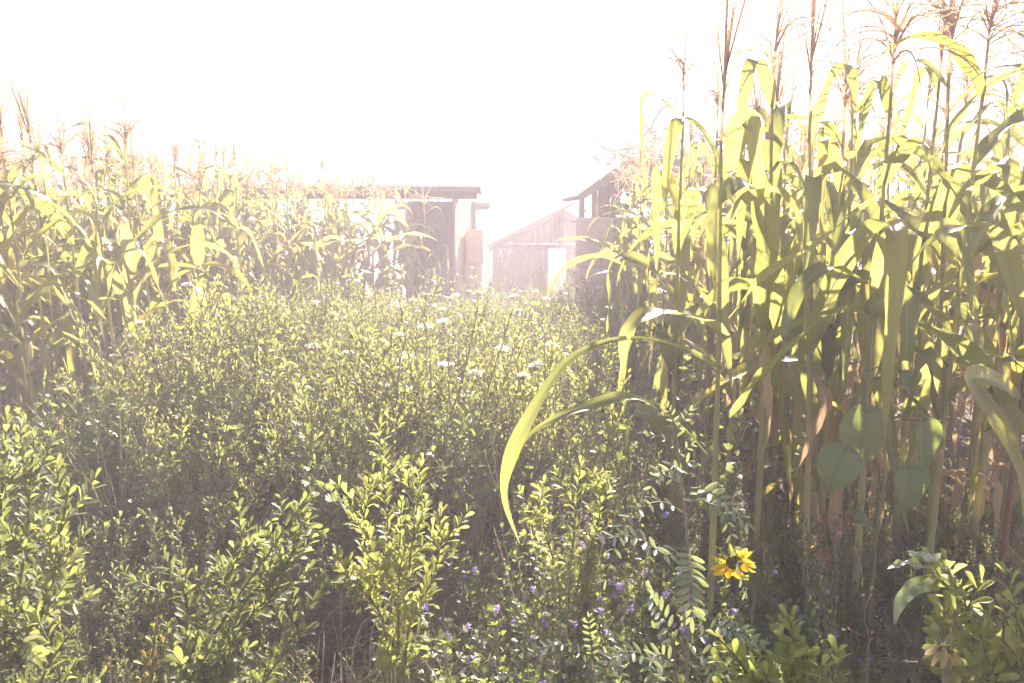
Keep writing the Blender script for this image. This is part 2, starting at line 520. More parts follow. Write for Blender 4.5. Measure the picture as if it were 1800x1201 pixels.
def tassel_geo(seed):
    r = np.random.default_rng(seed)
    g = Geo()
    Ls = r.uniform(.30, .40)
    narrow = r.random() < .22
    def branch(p0, d0, L, droop, rad):
        n = 9
        pts = [np.array(p0, float)]; d = np.array(d0, float)
        for i in range(n):
            d = nrm(d + np.array([0, 0, -droop / n]))
            pts.append(pts[-1] + d * L / n)
        pts = np.array(pts)
        tube(g, pts, np.linspace(rad, rad * .5, n + 1), 3, cap=False, rnd=r.uniform(0, 1))
        ns = int(L / .011)
        for s in np.linspace(.12, 1, ns):
            i = min(int(s * n), n - 1); u = s * n - i
            p = pts[i] * (1 - u) + pts[i + 1] * u
            ax = nrm(pts[i + 1] - pts[i])
            o = nrm(np.cross(ax, r.normal(size=3)))
            e = p + ax * r.uniform(.007, .011) + o * r.uniform(.003, .0055)
            w = nrm(np.cross(ax, o)) * .0024
            mid = (p + e) / 2 + o * .0012
            A = np.zeros((4, 3)); A[:, 2] = r.uniform(0, 1)
            g.add([p, mid + w, e, mid - w], [(0, 1, 2), (0, 2, 3)], A)
    tube(g, [(0, 0, -.2), (0, 0, 0), (0, 0, .06)], [.005, .0042, .0034], 4)
    branch((0, 0, .05), (r.normal(0, .06), r.normal(0, .06), 1), Ls, r.uniform(0, .15), .0045)
    for i in range(int(r.integers(14, 23))):
        a = r.uniform(0, 2 * math.pi)
        e = r.uniform(1.25, 1.45) if narrow else r.uniform(.6, 1.25)
        branch((0, 0, r.uniform(-.02, .10)), (math.cos(a) * math.cos(e), math.sin(a) * math.cos(e), math.sin(e)),
               r.uniform(.17, .30), .1 if narrow else r.uniform(.5, 2.2), .0030)
    return g
TAS_G = [tassel_geo(500 + k) for k in range(7)]
TAS_M = [g.mesh("maize_tassel", M['tassel']) for g in TAS_G]

def ear_geo(seed):
    r = np.random.default_rng(seed)
    g = Geo()
    n, sd = 12, 10
    t = np.linspace(0, 1, n)
    rad = .027 * np.sin(np.clip(t * .92 + .1, 0, 1) * math.pi) ** .75 + .002
    V = []; A = []
    for i in range(n):
        for j in range(sd):
            a = j / sd * 2 * math.pi
            q = rad[i] * (1 + .08 * math.sin(3 * a + t[i] * 2))
            V.append((q * math.cos(a), q * math.sin(a), t[i] * .21)); A.append((math.sin(2 * a), t[i], 0))
    T = []
    for i in range(n - 1):
        for j in range(sd):
            a, b = i * sd + j, i * sd + (j + 1) % sd
            T += [(a, b, b + sd), (a, b + sd, a + sd)]
    g.add(V, T, A)
    for k in range(4):   # loose husk tips
        a = r.uniform(0, 6.28); s = nrm([math.cos(a), math.sin(a), 2.2])
        P = np.array([.014 * np.array([math.cos(a), math.sin(a), 0]) + np.array([0, 0, .14]) + s * x * .11 + np.array([math.cos(a), math.sin(a), 0]) * x * x * .03 for x in np.linspace(0, 1, 6)])
        b = ribbon(P, np.linspace(.014, .001, 6), np.tile([[math.cos(a), math.sin(a), -.3]], (6, 1)), fold=.2, nx=2)
        V_, T_, A_, _ = b.arrays(); g.add(V_, T_, A_)
    s = Geo()
    for k in range(26):
        a = r.uniform(0, 6.28); dd = np.array([math.cos(a), math.sin(a), 0])
        L = r.uniform(.03, .075)
        P = [np.array([0, 0, .195]) + dd * (.004 + x * L * .5) + np.array([0, 0, x * L * .7 - x * x * L * 1.1]) for x in np.linspace(0, 1, 5)]
        tube(s, P, .0016, 3, cap=False)
    return g, s
EARS = [ear_geo(700 + k) for k in range(3)]
EAR_M = [(a.mesh("maize_ear", M['husk']), b.mesh("maize_silk", M['silk'])) for a, b in EARS]

def plant_recipe(r, h, nleaf, dry=0.12, yellow=0.1):
    k = int(r.integers(0, 5))
    phi = r.uniform(0, math.pi)
    leaves = []
    for i in range(nleaf):
        f = i / max(1, nleaf - 1)
        t = .14 + .83 * f + r.uniform(-.015, .015)
        a = phi + (math.pi if i % 2 else 0) + r.normal(0, .4)
        sc = (.72 + .55 * math.sin(math.pi * min(1, .15 + .75 * f))) * r.uniform(.85, 1.15)
        if f > .78: sc *= .74
        q = r.random()
        kind = 'dry' if (f < .3 and q < dry * 3) or q < dry * .35 else ('y' if q > 1 - yellow else 'g')
        leaves.append((t, a, sc, kind, int(r.integers(0, 1000))))
    ears = [(r.uniform(.40, .55), r.uniform(0, 6.28), int(r.integers(0, 3)))] if r.random() < .7 else []
    return dict(k=k, h=h, leaves=leaves, ears=ears, tas=int(r.integers(0, 7)), tasrot=r.uniform(0, 6.28), tsc=r.uniform(.95, 1.35))

def leaf_matrix(rec, t, a, sc):
    bx, by = stalk_bend(rec['k'], t)
    return Matrix.Translation((bx, by, t * rec['h'])) @ Matrix.Rotation(a, 4, 'Z') @ Matrix.Scale(sc, 4)

def maize_parts(x, y, rec, rz=0, tilt=(0, 0), red=False, skip_tassel=False):
    root = empty("maize_plant", (x, y, 0))
    root.rotation_euler = (tilt[0], tilt[1], rz)
    k, h = rec['k'], rec['h']
    obj("stalk", STALKR_M if red else STALK_M[k], root, Matrix.Diagonal((h / 2.2, h / 2.2, h, 1)) if True else None)
    s = h / 2.2
    for (t, a, sc, kind, q) in rec['leaves']:
        me = LEAF_M[q % 30] if kind == 'g' else (LEAFY_M[q % 6] if kind == 'y' else DRY_M[q % 7])
        Mx = leaf_matrix(rec, t, a, sc)
        Mx.translation.x *= s; Mx.translation.y *= s
        obj("leaf", me, root, Mx)
    bx, by = stalk_bend(k, 1.0)
    if not skip_tassel:
        obj("tassel", TAS_M[rec['tas']], root, Matrix.Translation((bx * s, by * s, h + .10)) @ Matrix.Rotation(rec['tasrot'], 4, 'Z') @ Matrix.Scale(rec['tsc'], 4))
    for (t, a, q) in rec['ears']:
        bx, by = stalk_bend(k, t)
        Mx = Matrix.Translation((bx * s, by * s, t * h)) @ Matrix.Rotation(a, 4, 'Z') @ Matrix.Translation((.012, 0, 0)) @ Matrix.Rotation(.32, 4, 'Y')
        e = obj("ear", EAR_M[q][0], root, Mx)
        obj("silk", EAR_M[q][1], e, Matrix.Identity(4))
    return root

def maize_joined(rec):
    g = Geo()
    h, k = rec['h'], rec['k']; s = h / 2.2
    g.add_geo(STALK_G[k], Matrix.Diagonal((s, s, h, 1)), m=1)
    for (t, a, sc, kind, q) in rec['leaves']:
        Mx = leaf_matrix(rec, t, a, sc); Mx.translation.x *= s; Mx.translation.y *= s
        g.add_geo(DRY_G[q % 7] if kind == 'dry' else LEAF_G[q % 30], Mx, m={'g': 0, 'y': 3, 'dry': 4}[kind], rnd=(q % 97) / 97)
    bx, by = stalk_bend(k, 1.0)
    g.add_geo(TAS_G[rec['tas']], Matrix.Translation((bx * s, by * s, h + .10)) @ Matrix.Scale(rec['tsc'], 4), m=2)
    return g.mesh("maize_plant_far", [M['maize'], M['stalk'], M['tassel'], M['maize_y'], M['maize_dry']])
FAR_MAIZE = [maize_joined(plant_recipe(np.random.default_rng(900 + k), 1.0 * 2.0, 11)) for k in range(9)]

# ------------------------------------------------------------------ shrub shapes
def leaf_template(detail=0, teeth=True):
    # obovate leaf, base at 0, tip at x=1, slightly folded and curled
    if detail == 0:
        V = [(0, 0, 0), (.4, .13, .03), (.4, -.13, .03), (.42, 0, -.01), (.78, .21, .03), (.78, -.21, .03), (.8, 0, -.02), (.93, .13, 0), (1, 0, -.05), (.93, -.13, 0)]
        T = [(0, 2, 3), (0, 3, 1), (3, 2, 5), (3, 5, 6), (1, 3, 6), (1, 6, 4), (6, 5, 9), (6, 9, 8), (6, 8, 7), (6, 7, 4)]
        A = [(v[1] * 4, v[0], 0) for v in V]
        return np.array(V), np.array(T), np.array(A)
    out = [(0, .012), (.10, .03), (.25, .075), (.42, .13), (.58, .18), (.70, .215), (.765, .20), (.80, .215), (.87, .165), (.90, .17), (.955, .085), (1.0, 0)]
    V, T, A = [], [], []
    for (x, w) in out:
        z = -.10 * x * x
        for u in (-1, 0, 1):
            V.append((x, u * w, z + abs(u) * w * .35)); A.append((u, x, 0))
    for i in range(len(out) - 1):
        for j in range(2):
            a = i * 3 + j
            T += [(a, a + 1, a + 4), (a, a + 4, a + 3)]
    return np.array(V), np.array(T), np.array(A)

LT0 = leaf_template(0)
def scatter_leaves(g, pos, dirs, ups, sizes, tmpl=LT0, m=0, r=None):
    """many leaves in one mesh, each with its own random value"""
    pos, dirs, ups = np.asarray(pos), nrm(dirs), np.asarray(ups)
    y = nrm(np.cross(ups, dirs)); z = np.cross(dirs, y)
    V, T, A = tmpl
    n = len(pos); nv = len(V)
    W = pos[:, None, :] + np.asarray(sizes)[:, None, None] * (V[None, :, 0:1] * dirs[:, None, :] + V[None, :, 1:2] * y[:, None, :] + V[None, :, 2:3] * z[:, None, :])
    TT = (T[None] + (np.arange(n) * nv)[:, None, None]).reshape(-1, 3)
    AA = np.tile(A, (n, 1, 1)).astype(float)
    AA[:, :, 2] = (r or rng).random(n)[:, None]
    g.add(W.reshape(-1, 3), TT, AA.reshape(-1, 3), m)

def sprig_leaves(pts, r, spacing, s0, s1, t0=0.0, spread=.75):
    """spiral leaf placements along a curve: (pos, dir, up, size) arrays"""
    P = np.asarray(pts, float)
    seg = np.linalg.norm(np.diff(P, axis=0), axis=1); cum = np.concatenate([[0], np.cumsum(seg)])
    L = cum[-1]
    ss = np.arange(t0 * L, L, spacing)
    if len(ss) == 0:
        ss = np.array([L * .9])
    ss = np.clip(ss + r.normal(0, spacing * .25, len(ss)), 0, L)
    pos = np.stack([np.interp(ss, cum, P[:, k]) for k in range(3)], 1)
    tan = nrm(np.gradient(P, axis=0))
    ax = nrm(np.stack([np.interp(ss, cum, tan[:, k]) for k in range(3)], 1))
    ref = np.where(np.abs(ax[:, 2:3]) > .9, np.array([[1., 0, 0]]), np.array([[0, 0, 1.]]))
    e1 = nrm(np.cross(ax, ref)); e2 = np.cross(ax, e1)
    ang = np.arange(len(ss)) * 2.4 + r.uniform(0, 6) + r.normal(0, .3, len(ss))
    rad = e1 * np.cos(ang)[:, None] + e2 * np.sin(ang)[:, None]
    f = ss / L
    sp = spread * (1 - .55 * f ** 4)
    d = nrm(ax * .75 + rad * sp[:, None] + r.normal(0, .12, (len(ss), 3)))
    up = nrm(ax * 1.0 - rad * .55 + r.normal(0, .25, (len(ss), 3)))
    size = (s0 + (s1 - s0) * r.random(len(ss))) * (1 - .35 * f ** 6)
    return pos, d, up, size

def curve_from(p, d, L, n, r, rise=.35, wob=.12):
    pts = [np.array(p, float)]; d = nrm(d)
    for i in range(n):
        d = nrm(d + np.array([0, 0, rise / n]) + r.normal(0, wob, 3) * .5)
        pts.append(pts[-1] + d * L / n)
    return np.array(pts)

def shrub_geos(seed, h, nstem, s0, s1, lean=.5, twigs=8):
    r = np.random.default_rng(seed)
    lg, sg = Geo(), Geo()
    Ps, Ds, Us, Ss = [], [], [], []
    for i in range(nstem):
        a = r.uniform(0, 6.28); ln = r.uniform(.05, lean)
        L = h * r.uniform(.72, 1.05)
        st = curve_from((math.cos(a) * .05, math.sin(a) * .05, 0), (math.cos(a) * ln, math.sin(a) * ln, 1), L, 9, r, .5, .16)
        tube(sg, st, np.linspace(.0055, .0014, 10), 4, cap=False, rnd=r.random())
        q = sprig_leaves(st, r, .015, s0, s1, .45)
        for b, c in zip((Ps, Ds, Us, Ss), q): b.append(c)
        for k in range(twigs):
            f = r.uniform(.22, .95); j = f * 9; i0 = int(j)
            p = st[i0] + (st[i0 + 1] - st[i0]) * (j - i0)
            ax = nrm(st[i0 + 1] - st[i0]); a2 = r.uniform(0, 6.28)
            dd = nrm(ax * .8 + np.array([math.cos(a2), math.sin(a2), .1]) * r.uniform(.5, .95))
            tw = curve_from(p, dd, r.uniform(.09, .24) * (1.15 - .6 * f), 5, r, .5, .12)
            tube(sg, tw, np.linspace(.002, .0008, 6), 3, cap=False, rnd=r.random())
            q = sprig_leaves(tw, r, .0125, s0, s1, .12)
            for b, c in zip((Ps, Ds, Us, Ss), q): b.append(c)
    Ps, Ds, Us, Ss = map(np.concatenate, (Ps, Ds, Us, Ss))
    scatter_leaves(lg, Ps, Ds, Us, Ss, r=r)
    return lg, sg

SHRUBS = []
for k in range(8):
    lg, sg = shrub_geos(1200 + k, 1.0, 30, .021, .036, lean=.55 + .05 * (k % 3), twigs=9)
    SHRUBS.append((lg.mesh("shrub_foliage", M['shrub_y'] if k >= 6 else M['shrub']), sg.mesh("shrub_stem", M['twig'])))

FINE = []
for k in range(6):
    lg, sg = shrub_geos(1300 + k, 1.0, 32, .017, .030, lean=.5 + .05 * (k % 3), twigs=11)
    FINE.append((lg.mesh("shrub_foliage", M['shrub_y'] if k >= 3 else M['shrub']), sg.mesh("shrub_stem", M['twig'])))

def shrub(x, y, s, rz, k, label, group, sz=None, name="leafy_shrub"):
    pool = FINE if y > 3.3 and k % 4 else SHRUBS
    k = k % len(pool)
    o = empty(name, (x, y, 0), rz)
    o.scale = (s, s, sz or s)
    tag(o, label, "shrub", group)
    obj("stem", pool[k][1], o, Matrix.Identity(4))
    tag(obj("foliage", pool[k][0], o, Matrix.Identity(4)), kind="stuff")
    return o

# ------------------------------------------------------------------ buildings
def planks(parent, mat, p0, p1, z0, z1, n, th=.03, gap=.004, skip=(), r=rng, top=None, name="plank"):
    """upright boards from p0 to p1 (xy), each its own mesh"""
    p0, p1 = Vector((*p0, 0)), Vector((*p1, 0))
    d = p1 - p0; L = d.length; u = d.normalized(); w = L / n
    rz = math.atan2(u.y, u.x)
    if not skip and not top:
        g = Geo(); box(g, (0, 0, 0), (L - .02, .012, z1 - z0 - .04))
        o = obj("backing", g.mesh("backing", mat, smooth=False), parent)
        q = (p0 + p1) / 2 + Vector((-u.y, u.x, 0)) * (.03 if mat is M['wood'] and abs(u.x) > .5 else .035)
        o.location = (q.x, q.y, (z0 + z1) / 2 - .01); o.rotation_euler = (0, 0, rz)
    for i in range(n):
        if i in skip: continue
        f = (i + .5) / n
        c = p0 + d * f
        zt = (top(f) if top else z1) - r.uniform(0, .015)
        g = Geo(); box(g, (0, 0, 0), (w - gap, th * r.uniform(.8, 1.1), zt - z0), bev=.004)
        o = obj(name, g.mesh(name, mat, smooth=False), parent)
        nv = Vector((-u.y, u.x, 0)) * r.uniform(-.006, .006)
        o.location = (c.x + nv.x, c.y + nv.y, (z0 + zt) / 2)
        o.rotation_euler = (r.uniform(-.004, .004), r.uniform(-.004, .004), rz)

def beam(parent, name, a, b, w, h, mat):
    """squared timber from a to b"""
    a, b = Vector(a), Vector(b)
    d = b - a
    g = Geo(); box(g, (d.length / 2, 0, 0), (d.length, w, h), bev=.008)
    o = obj(name, g.mesh(name, mat, smooth=False), parent)
    o.matrix_basis = frame_to(d, (0, 0, 1) if abs(d.normalized().z) < .95 else (0, -1, 0), a)
    return o

def thatch_strip(parent, a, b, depth, thick, n, r, name="thatch"):
    """layered straw along a to b (front edge), lying back by depth"""
    a, b = np.array(a, float), np.array(b, float)
    g = Geo()
    L = np.linalg.norm(b - a)
    m = int(L / .25)
    # lumpy core
    V, T = [], []
    prof = [(0, 0), (0, .6), (.1, .95), (.5, 1.05), (.9, .95), (1, .6), (1, 0)]
    for i in range(m + 1):
        p = a + (b - a) * i / m
        for (q, z) in prof:
            V.append(p + np.array([0, q * depth, z * thick * r.uniform(.86, 1.04)]))
    k = len(prof)
    for i in range(m):
        for j in range(k):
            j2 = (j + 1) % k
            T += [(i * k + j, i * k + j2, (i + 1) * k + j2), (i * k + j, (i + 1) * k + j2, (i + 1) * k + j)]
    for base in (0, m * k):
        for j in range(1, k - 1):
            T.append((base, base + j, base + j + 1))
    g.add(V, T)
    pos = a + (b - a) * r.random((n, 1)) + np.stack([np.zeros(n), r.random(n) * depth, thick * (.1 + .9 * r.random(n))], 1)
    d = nrm(np.stack([r.normal(0, .8, n), r.normal(-.2, .6, n), np.abs(r.normal(.15, .5, n))], 1))
    tm = (np.array([(0, -.02, 0), (0, .02, 0), (1, 0, -.06)]), np.array([(0, 1, 2)]), np.zeros((3, 3)))
    scatter_leaves(g, pos, d, r.normal(size=(n, 3)), r.uniform(.06, .2, n), tmpl=tm, r=r)
    return tag(obj(name, g.mesh(name, M['thatch'], smooth=False), parent), kind="stuff")

r = np.random.default_rng(31)
# left shed
YS = 11.0
def X(px, Y): return at(px, 420, Y).x
def Z(py, Y): return at(900, py, Y).z
shed = empty("thatched_shed", (X(640, YS), YS, 0))
sx0 = shed.location.x
def SL(p): return Vector(p) - shed.location
zb, zt = Z(351, YS), Z(338, YS)
xl, xr = X(312, YS), X(846, YS)
beam(shed, "beam", SL((xl, YS, (zb + zt) / 2 + .01)), SL((xr - .06, YS, (zb + zt) / 2 + .01)), .16, zt - zb, M['wood_h'])
thatch_strip(shed, SL((xl, YS - .22, zt + .005)), SL((xr, YS - .22, zt + .005)), .9, Z(326, YS) - zt, 5000, r)
YB = 13.9
beam(shed, "beam", SL((X(700, YB), YB, Z(366, YB))), SL((X(860, YB), YB, Z(366, YB))), .14, .07, M['wood_h'])
thatch_strip(shed, SL((X(700, YB), YB - .2, Z(364, YB))), SL((X(862, YB), YB - .2, Z(364, YB))), .8, .10, 1800, r)
wl, wr = X(716, YS), X(796, YS)
planks(shed, M['wood'], SL((wl, YS + .12, 0))[:2], SL((wr, YS + .12, 0))[:2], 0, zb - .01, 7, r=r)
planks(shed, M['board'], SL((wr + .02, YS + .16, 0))[:2], SL((wr + .12, 13.6, 0))[:2], .62, zt + .02, 16, r=r)  # side wall paler than the front: its sunlit look put into the colour
planks(shed, M['wood'], SL((wr + .025, YS + .16, 0))[:2], SL((wr + .125, 13.6, 0))[:2], 0, .60, 16, th=.05, r=r)
for px in (330, 470, 590):
    xx = X(px, YS)
    beam(shed, "post", SL((xx, YS + .02, 0)), SL((xx, YS + .02, zb)), .13, .13, M['wood'])
beam(shed, "post", SL((wr + .16, 13.75, 0)), SL((wr + .16, 13.75, zt - .02)), .12, .12, M['wood'])
for px, yb in ((720, YB), (812, YB)):
    beam(shed, "post", SL((X(px, YB), YB, 0)), SL((X(px, YB), YB, Z(369, YB))), .12, .12, M['wood'])
tag(shed, "dark timber shed with flat shaggy thatch roof behind the left maize", "shed")

# gate pillars, rendered blocks stacked with a thin joint
def pillar(px0, px1, pytop, Y, depth, label, nb):
    x0, x1, zt_ = X(px0, Y), X(px1, Y), Z(pytop, Y)
    o = empty("gate_pillar", ((x0 + x1) / 2, Y + depth / 2, 0))
    h = zt_ / nb
    for i in range(nb):
        g = Geo()
        box(g, (0, 0, 0), (x1 - x0, depth, h - .012), bev=.022)
        b = obj("block", g.mesh("block", M['plaster'], smooth=False), o)
        b.location = (r.uniform(-.006, .006), r.uniform(-.006, .006), h * (i + .5))
        b.rotation_euler = (0, 0, r.uniform(-.01, .01))
    g = Geo(); box(g, (0, 0, zt_ / 2 - .02), (x1 - x0 - .03, depth - .03, zt_ - .06))
    obj("core", g.mesh("core", M['plaster'], smooth=False), o)
    tag(o, label, "gate pillar")
    return o
pillar(817, 848, 402, 12.0, .42 + 1.4, "pale rendered gate pillar beside the thatched shed, sunlit on its right side", 3)
pillar(1017, 1078, 381, 8.7, .45, "broad pinkish gate pillar in front of the open barn post", 3)

# open barn on the right
YR = 9.5
barn = empty("open_barn", (X(1085, YR), YR, 0))
def BL(p): return Vector(p) - barn.location
prof = [(1010, 346), (1092, 286), (1340, 284), (1340, 316), (1100, 322), (1076, 318), (1022, 352)]
g = Geo()
V = [tuple(BL((X(px, YR), YR - .25 + k * 3.2, Z(py, YR) + (0.0 if k == 0 else .12)))) for k in (0, 1) for px, py in prof]
n_ = len(prof); T = []
for i in range(n_):
    j = (i + 1) % n_
    T += [(i, j, j + n_), (i, j + n_, i + n_)]
for off in (0, n_):
    q = [k + off for k in range(n_)]
    T += [(q[0], q[1], q[5]), (q[0], q[5], q[6]), (q[1], q[4], q[5]), (q[1], q[2], q[4]), (q[2], q[3], q[4])]
g.add(V, T)
roof = obj("roof", g.mesh("roof", M['thatch'], smooth=False), barn)
thatch_strip(barn, BL((X(1094, YR), YR - .3, Z(289, YR))), BL((X(1338, YR), YR - .3, Z(287, YR))), 1.2, .06, 2200, r)
beam(barn, "post", BL((X(1079, YR), YR, 0)), BL((X(1079, YR), YR, Z(319, YR))), .13, .13, M['wood'])
beam(barn, "post", BL((X(1300, YR), YR, 0)), BL((X(1300, YR), YR, Z(319, YR))), .13, .13, M['wood'])
beam(barn, "brace", BL((X(1102, YR), YR + .02, Z(316, YR))), BL((X(1150, YR), YR + .02, Z(366, YR))), .07, .09, M['wood'])
beam(barn, "brace", BL((X(1092, YR), YR - .02, Z(318, YR))), BL((X(1082, YR), YR - .02, Z(362, YR))), .05, .05, M['wood'])
def barn_top(f): return Z(347, YR) + (Z(312, YR) - Z(347, YR)) * f
planks(barn, M['pinkboard'], BL((X(1018, YR), YR + .1, 0))[:2], BL((X(1072, YR), YR + .1, 0))[:2], 0, 2.4, 5, skip=(1,), r=r, top=barn_top)
tag(barn, "open sided barn with a hipped roof and diagonal brace behind the right maize", "barn")

# gabled hut far inside the gate
YH = 21.0
hut = empty("gabled_hut", (X(985, YH), YH, 0))
def HL(p): return Vector(p) - hut.location
apex, lea, rea = (985, 369), (860, 432), (1108, 430)
def roof_side(a, b, name):
    A0 = HL((X(a[0], YH), YH - .4, Z(a[1], YH))); B0 = HL((X(b[0], YH), YH - .4, Z(b[1], YH)))
    d = B0 - A0
    L, n, rows = d.length, 11, 8
    Mx = frame_to(d, (0, 0, 1), A0)
    rf = empty("roof_side"); rf.parent = hut; rf.matrix_basis = Mx
    g = Geo(); box(g, (L / 2, 2.2, -.045), (L, 4.4, .05))
    obj("decking", g.mesh("decking", M['wood_h'], smooth=False), rf)
    return rf, L
for a, b in ((apex, lea), (apex, rea)):
    A0 = HL((X(a[0], YH), YH - .4, Z(a[1], YH))); B0 = HL((X(b[0], YH), YH - .4, Z(b[1], YH)))
    d = B0 - A0
    sgn = 1 if d.x > 0 else -1
    Mx = frame_to(d, (0, 0, 1), A0)
    L = d.length
    g = Geo()
    box(g, (L / 2, sgn * -2.2 if Mx.to_3x3().col[1].y < 0 else sgn * 0 + 2.2, -.03), (L, 4.4, .05), bev=.004)
    rf = obj("roof", g.mesh("roof", M['tile'], smooth=False), hut, Mx)
    ysg = -1 if Mx.to_3x3().col[1].y < 0 else 1
    for i in range(10):
        g = Geo(); box(g, (0, 0, 0), (L / 10 + .05, 4.46, .022), bev=.006)
        o = obj("tile_course", g.mesh("tile_course", M['tile'], smooth=False), rf)
        o.matrix_basis = Matrix.Translation(((i + .5) * L / 10, ysg * 2.2, .012)) @ Matrix.Rotation(R(2.5), 4, 'Y')
    beam(hut, "rafter", A0 + Vector((0, .05, -.13)), B0 + Vector((0, .05, -.13)), .08, .12, M['pinkboard'])
zt_h = Z(431, YH)
beam(hut, "tie_beam", HL((X(866, YH), YH - .2, zt_h - .04)), HL((X(1104, YH), YH - .2, zt_h - .04)), .12, .14, M['pinkboard'])
for px in (872, 912, 1058, 1098):
    beam(hut, "post", HL((X(px, YH), YH - .2, 0)), HL((X(px, YH), YH - .2, zt_h - .11)), .12, .12, M['pinkboard'])
beam(hut, "post", HL((X(985, YH), YH - .2, zt_h)), HL((X(985, YH), YH - .2, Z(374, YH))), .10, .10, M['pinkboard'])
planks(hut, M['board'], HL((X(916, YH), YH + .1, 0))[:2], HL((X(1054, YH), YH + .1, 0))[:2], 0, zt_h, 14, r=r, skip=(5, 6, 7))
def gab(f):
    px = 900 + (1068 - 900) * f
    return Z(369 + (63 / 125) * abs(px - 985) + 9, YH)
planks(hut, M['board'], HL((X(900, YH), YH + .1, 0))[:2], HL((X(1068, YH), YH + .1, 0))[:2], zt_h + .04, 2, 16, r=r, top=gab)
tag(hut, "small gabled hut with reddish rafters seen between the gate pillars", "hut")

# pale lean-to roof left of the hut
YL = 25.5
lean = empty("lean_to", (X(900, YL), YL, 0))
def LL(p): return Vector(p) - lean.location
g = Geo()
box(g, (0, 0, 0), (X(952, YL) - X(862, YL), 2.0, .05), bev=.006)
o = obj("roof_sheet", g.mesh("roof_sheet", M['tin'], smooth=False), lean)
o.location = LL(((X(952, YL) + X(862, YL)) / 2, YL + .8, Z(404, YL))); o.rotation_euler = (R(3), R(-3.2), 0)
for px in (868, 946):
    beam(lean, "post", LL((X(px, YL), YL + .1, 0)), LL((X(px, YL), YL + .1, Z(408, YL))), .09, .09, M['wood'])
tag(lean, "pale flat sheet roof on thin posts behind the left gate pillar", "lean-to")

# ------------------------------------------------------------------ bare tree behind the right maize
def bare_tree(loc, h, seed, label):
    r = np.random.default_rng(seed)
    root = empty("bare_tree", loc)
    tg, cg = Geo(), Geo()
    tips = []
    def grow(p, d, L, rad, lev):
        n = 6
        pts = [np.array(p, float)]; d = nrm(d)
        for i in range(n):
            d = nrm(d + r.normal(0, .16 + .05 * lev, 3) + np.array([0, 0, .05 if lev < 2 else -.03]))
            pts.append(pts[-1] + d * L / n)
        tube(tg if lev < 2 else cg, pts, np.linspace(rad, rad * .55, n + 1), 6 if lev < 2 else 3, cap=False)
        if lev >= 5:
            tips.append(pts[-1]); tips.append(pts[3]); return
        for k in range(3 if lev < 4 else 2):
            i = int(r.integers(3, n + 1))
            ax = nrm(r.normal(size=3)); ax[2] = abs(ax[2]) * .5
            grow(pts[i], nrm(d * .8 + ax * .85), L * r.uniform(.6, .8), rad * .56, lev + 1)
    grow((0, 0, 0), (0, 0, 1), h * .36, .14, 0)
    zmax = max(v[:, 2].max() for v in cg.V)
    f_ = h / zmax
    root.scale = (f_ * 1.25, f_, f_)
    obj("trunk", tg.mesh("trunk", M['bark']), root)
    tips = np.array(tips)
    n = len(tips) * 2
    pos = np.repeat(tips, 2, 0) + r.normal(0, .05, (n, 3))
    scatter_leaves(cg, pos, r.normal(size=(n, 3)), r.normal(size=(n, 3)), r.uniform(.03, .07, n), m=1, r=r)
    tag(obj("crown", cg.mesh("crown", [M['bark'], M['straw']]), root), kind="stuff")
    tag(root, label, "tree")
    return root
p = at(1215, 420, 13.6)
bare_tree((p.x, p.y, 0), 4.15, 5, "twiggy half-bare tree rising behind the open barn roof")

# ------------------------------------------------------------------ left maize stand
def left_edge(y):      # the stand's right-hand boundary
    return -2.35 + .05 * math.sin(y * 1.9) + (.0 if y < 7 else (y - 7) * .36)
r = np.random.default_rng(11)
ORD = ['first', 'second', 'third', 'fourth', 'fifth', 'sixth', 'seventh', 'eighth', 'ninth', 'tenth', 'eleventh', 'twelfth', 'thirteenth', 'fourteenth', 'fifteenth', 'sixteenth', 'seventeenth', 'eighteenth', 'nineteenth', 'twentieth', 'twenty-first', 'twenty-second']
row = 0
y = 3.9
while y < 10.5:
    x = left_edge(y) - r.uniform(0, .15); nth = 0
    while x > -.78 * y - .35:
        xx, yy = x + r.normal(0, .05), y + r.normal(0, .09)
        edge = x > left_edge(y) - .8
        h = r.uniform(1.86, 2.14) * (1.0 if y < 6.5 else 1.05)
        if r.random() < .08: h += .2
        if y < 7.2:
            o = maize_parts(xx, yy, plant_recipe(r, h, int(r.integers(9, 12)), dry=.14, yellow=.3), r.uniform(0, 6.28), (r.normal(0, .025), r.normal(0, .025)))
            tag(o, "left stand maize plant, %s row from the camera, %s from the row's right end" % (ORD[row], ORD[nth]), "maize plant", "left maize stand")
            nth += 1
        else:
            o = obj("maize_plant", FAR_MAIZE[int(r.integers(0, 9))])
            o.location = (xx, yy, 0); o.rotation_euler = (r.normal(0, .025), r.normal(0, .025), r.uniform(0, 6.28))
            s = h / 2.0; o.scale = (s, s, s)
            tag(o, "distant maize plant in the back rows of the left stand before the shed", "maize plant", "far left maize")
        x -= r.uniform(.24, .36) if y < 7.2 else r.uniform(.24, .34)
    row += 1
    y += .47 if y < 7.2 else .42

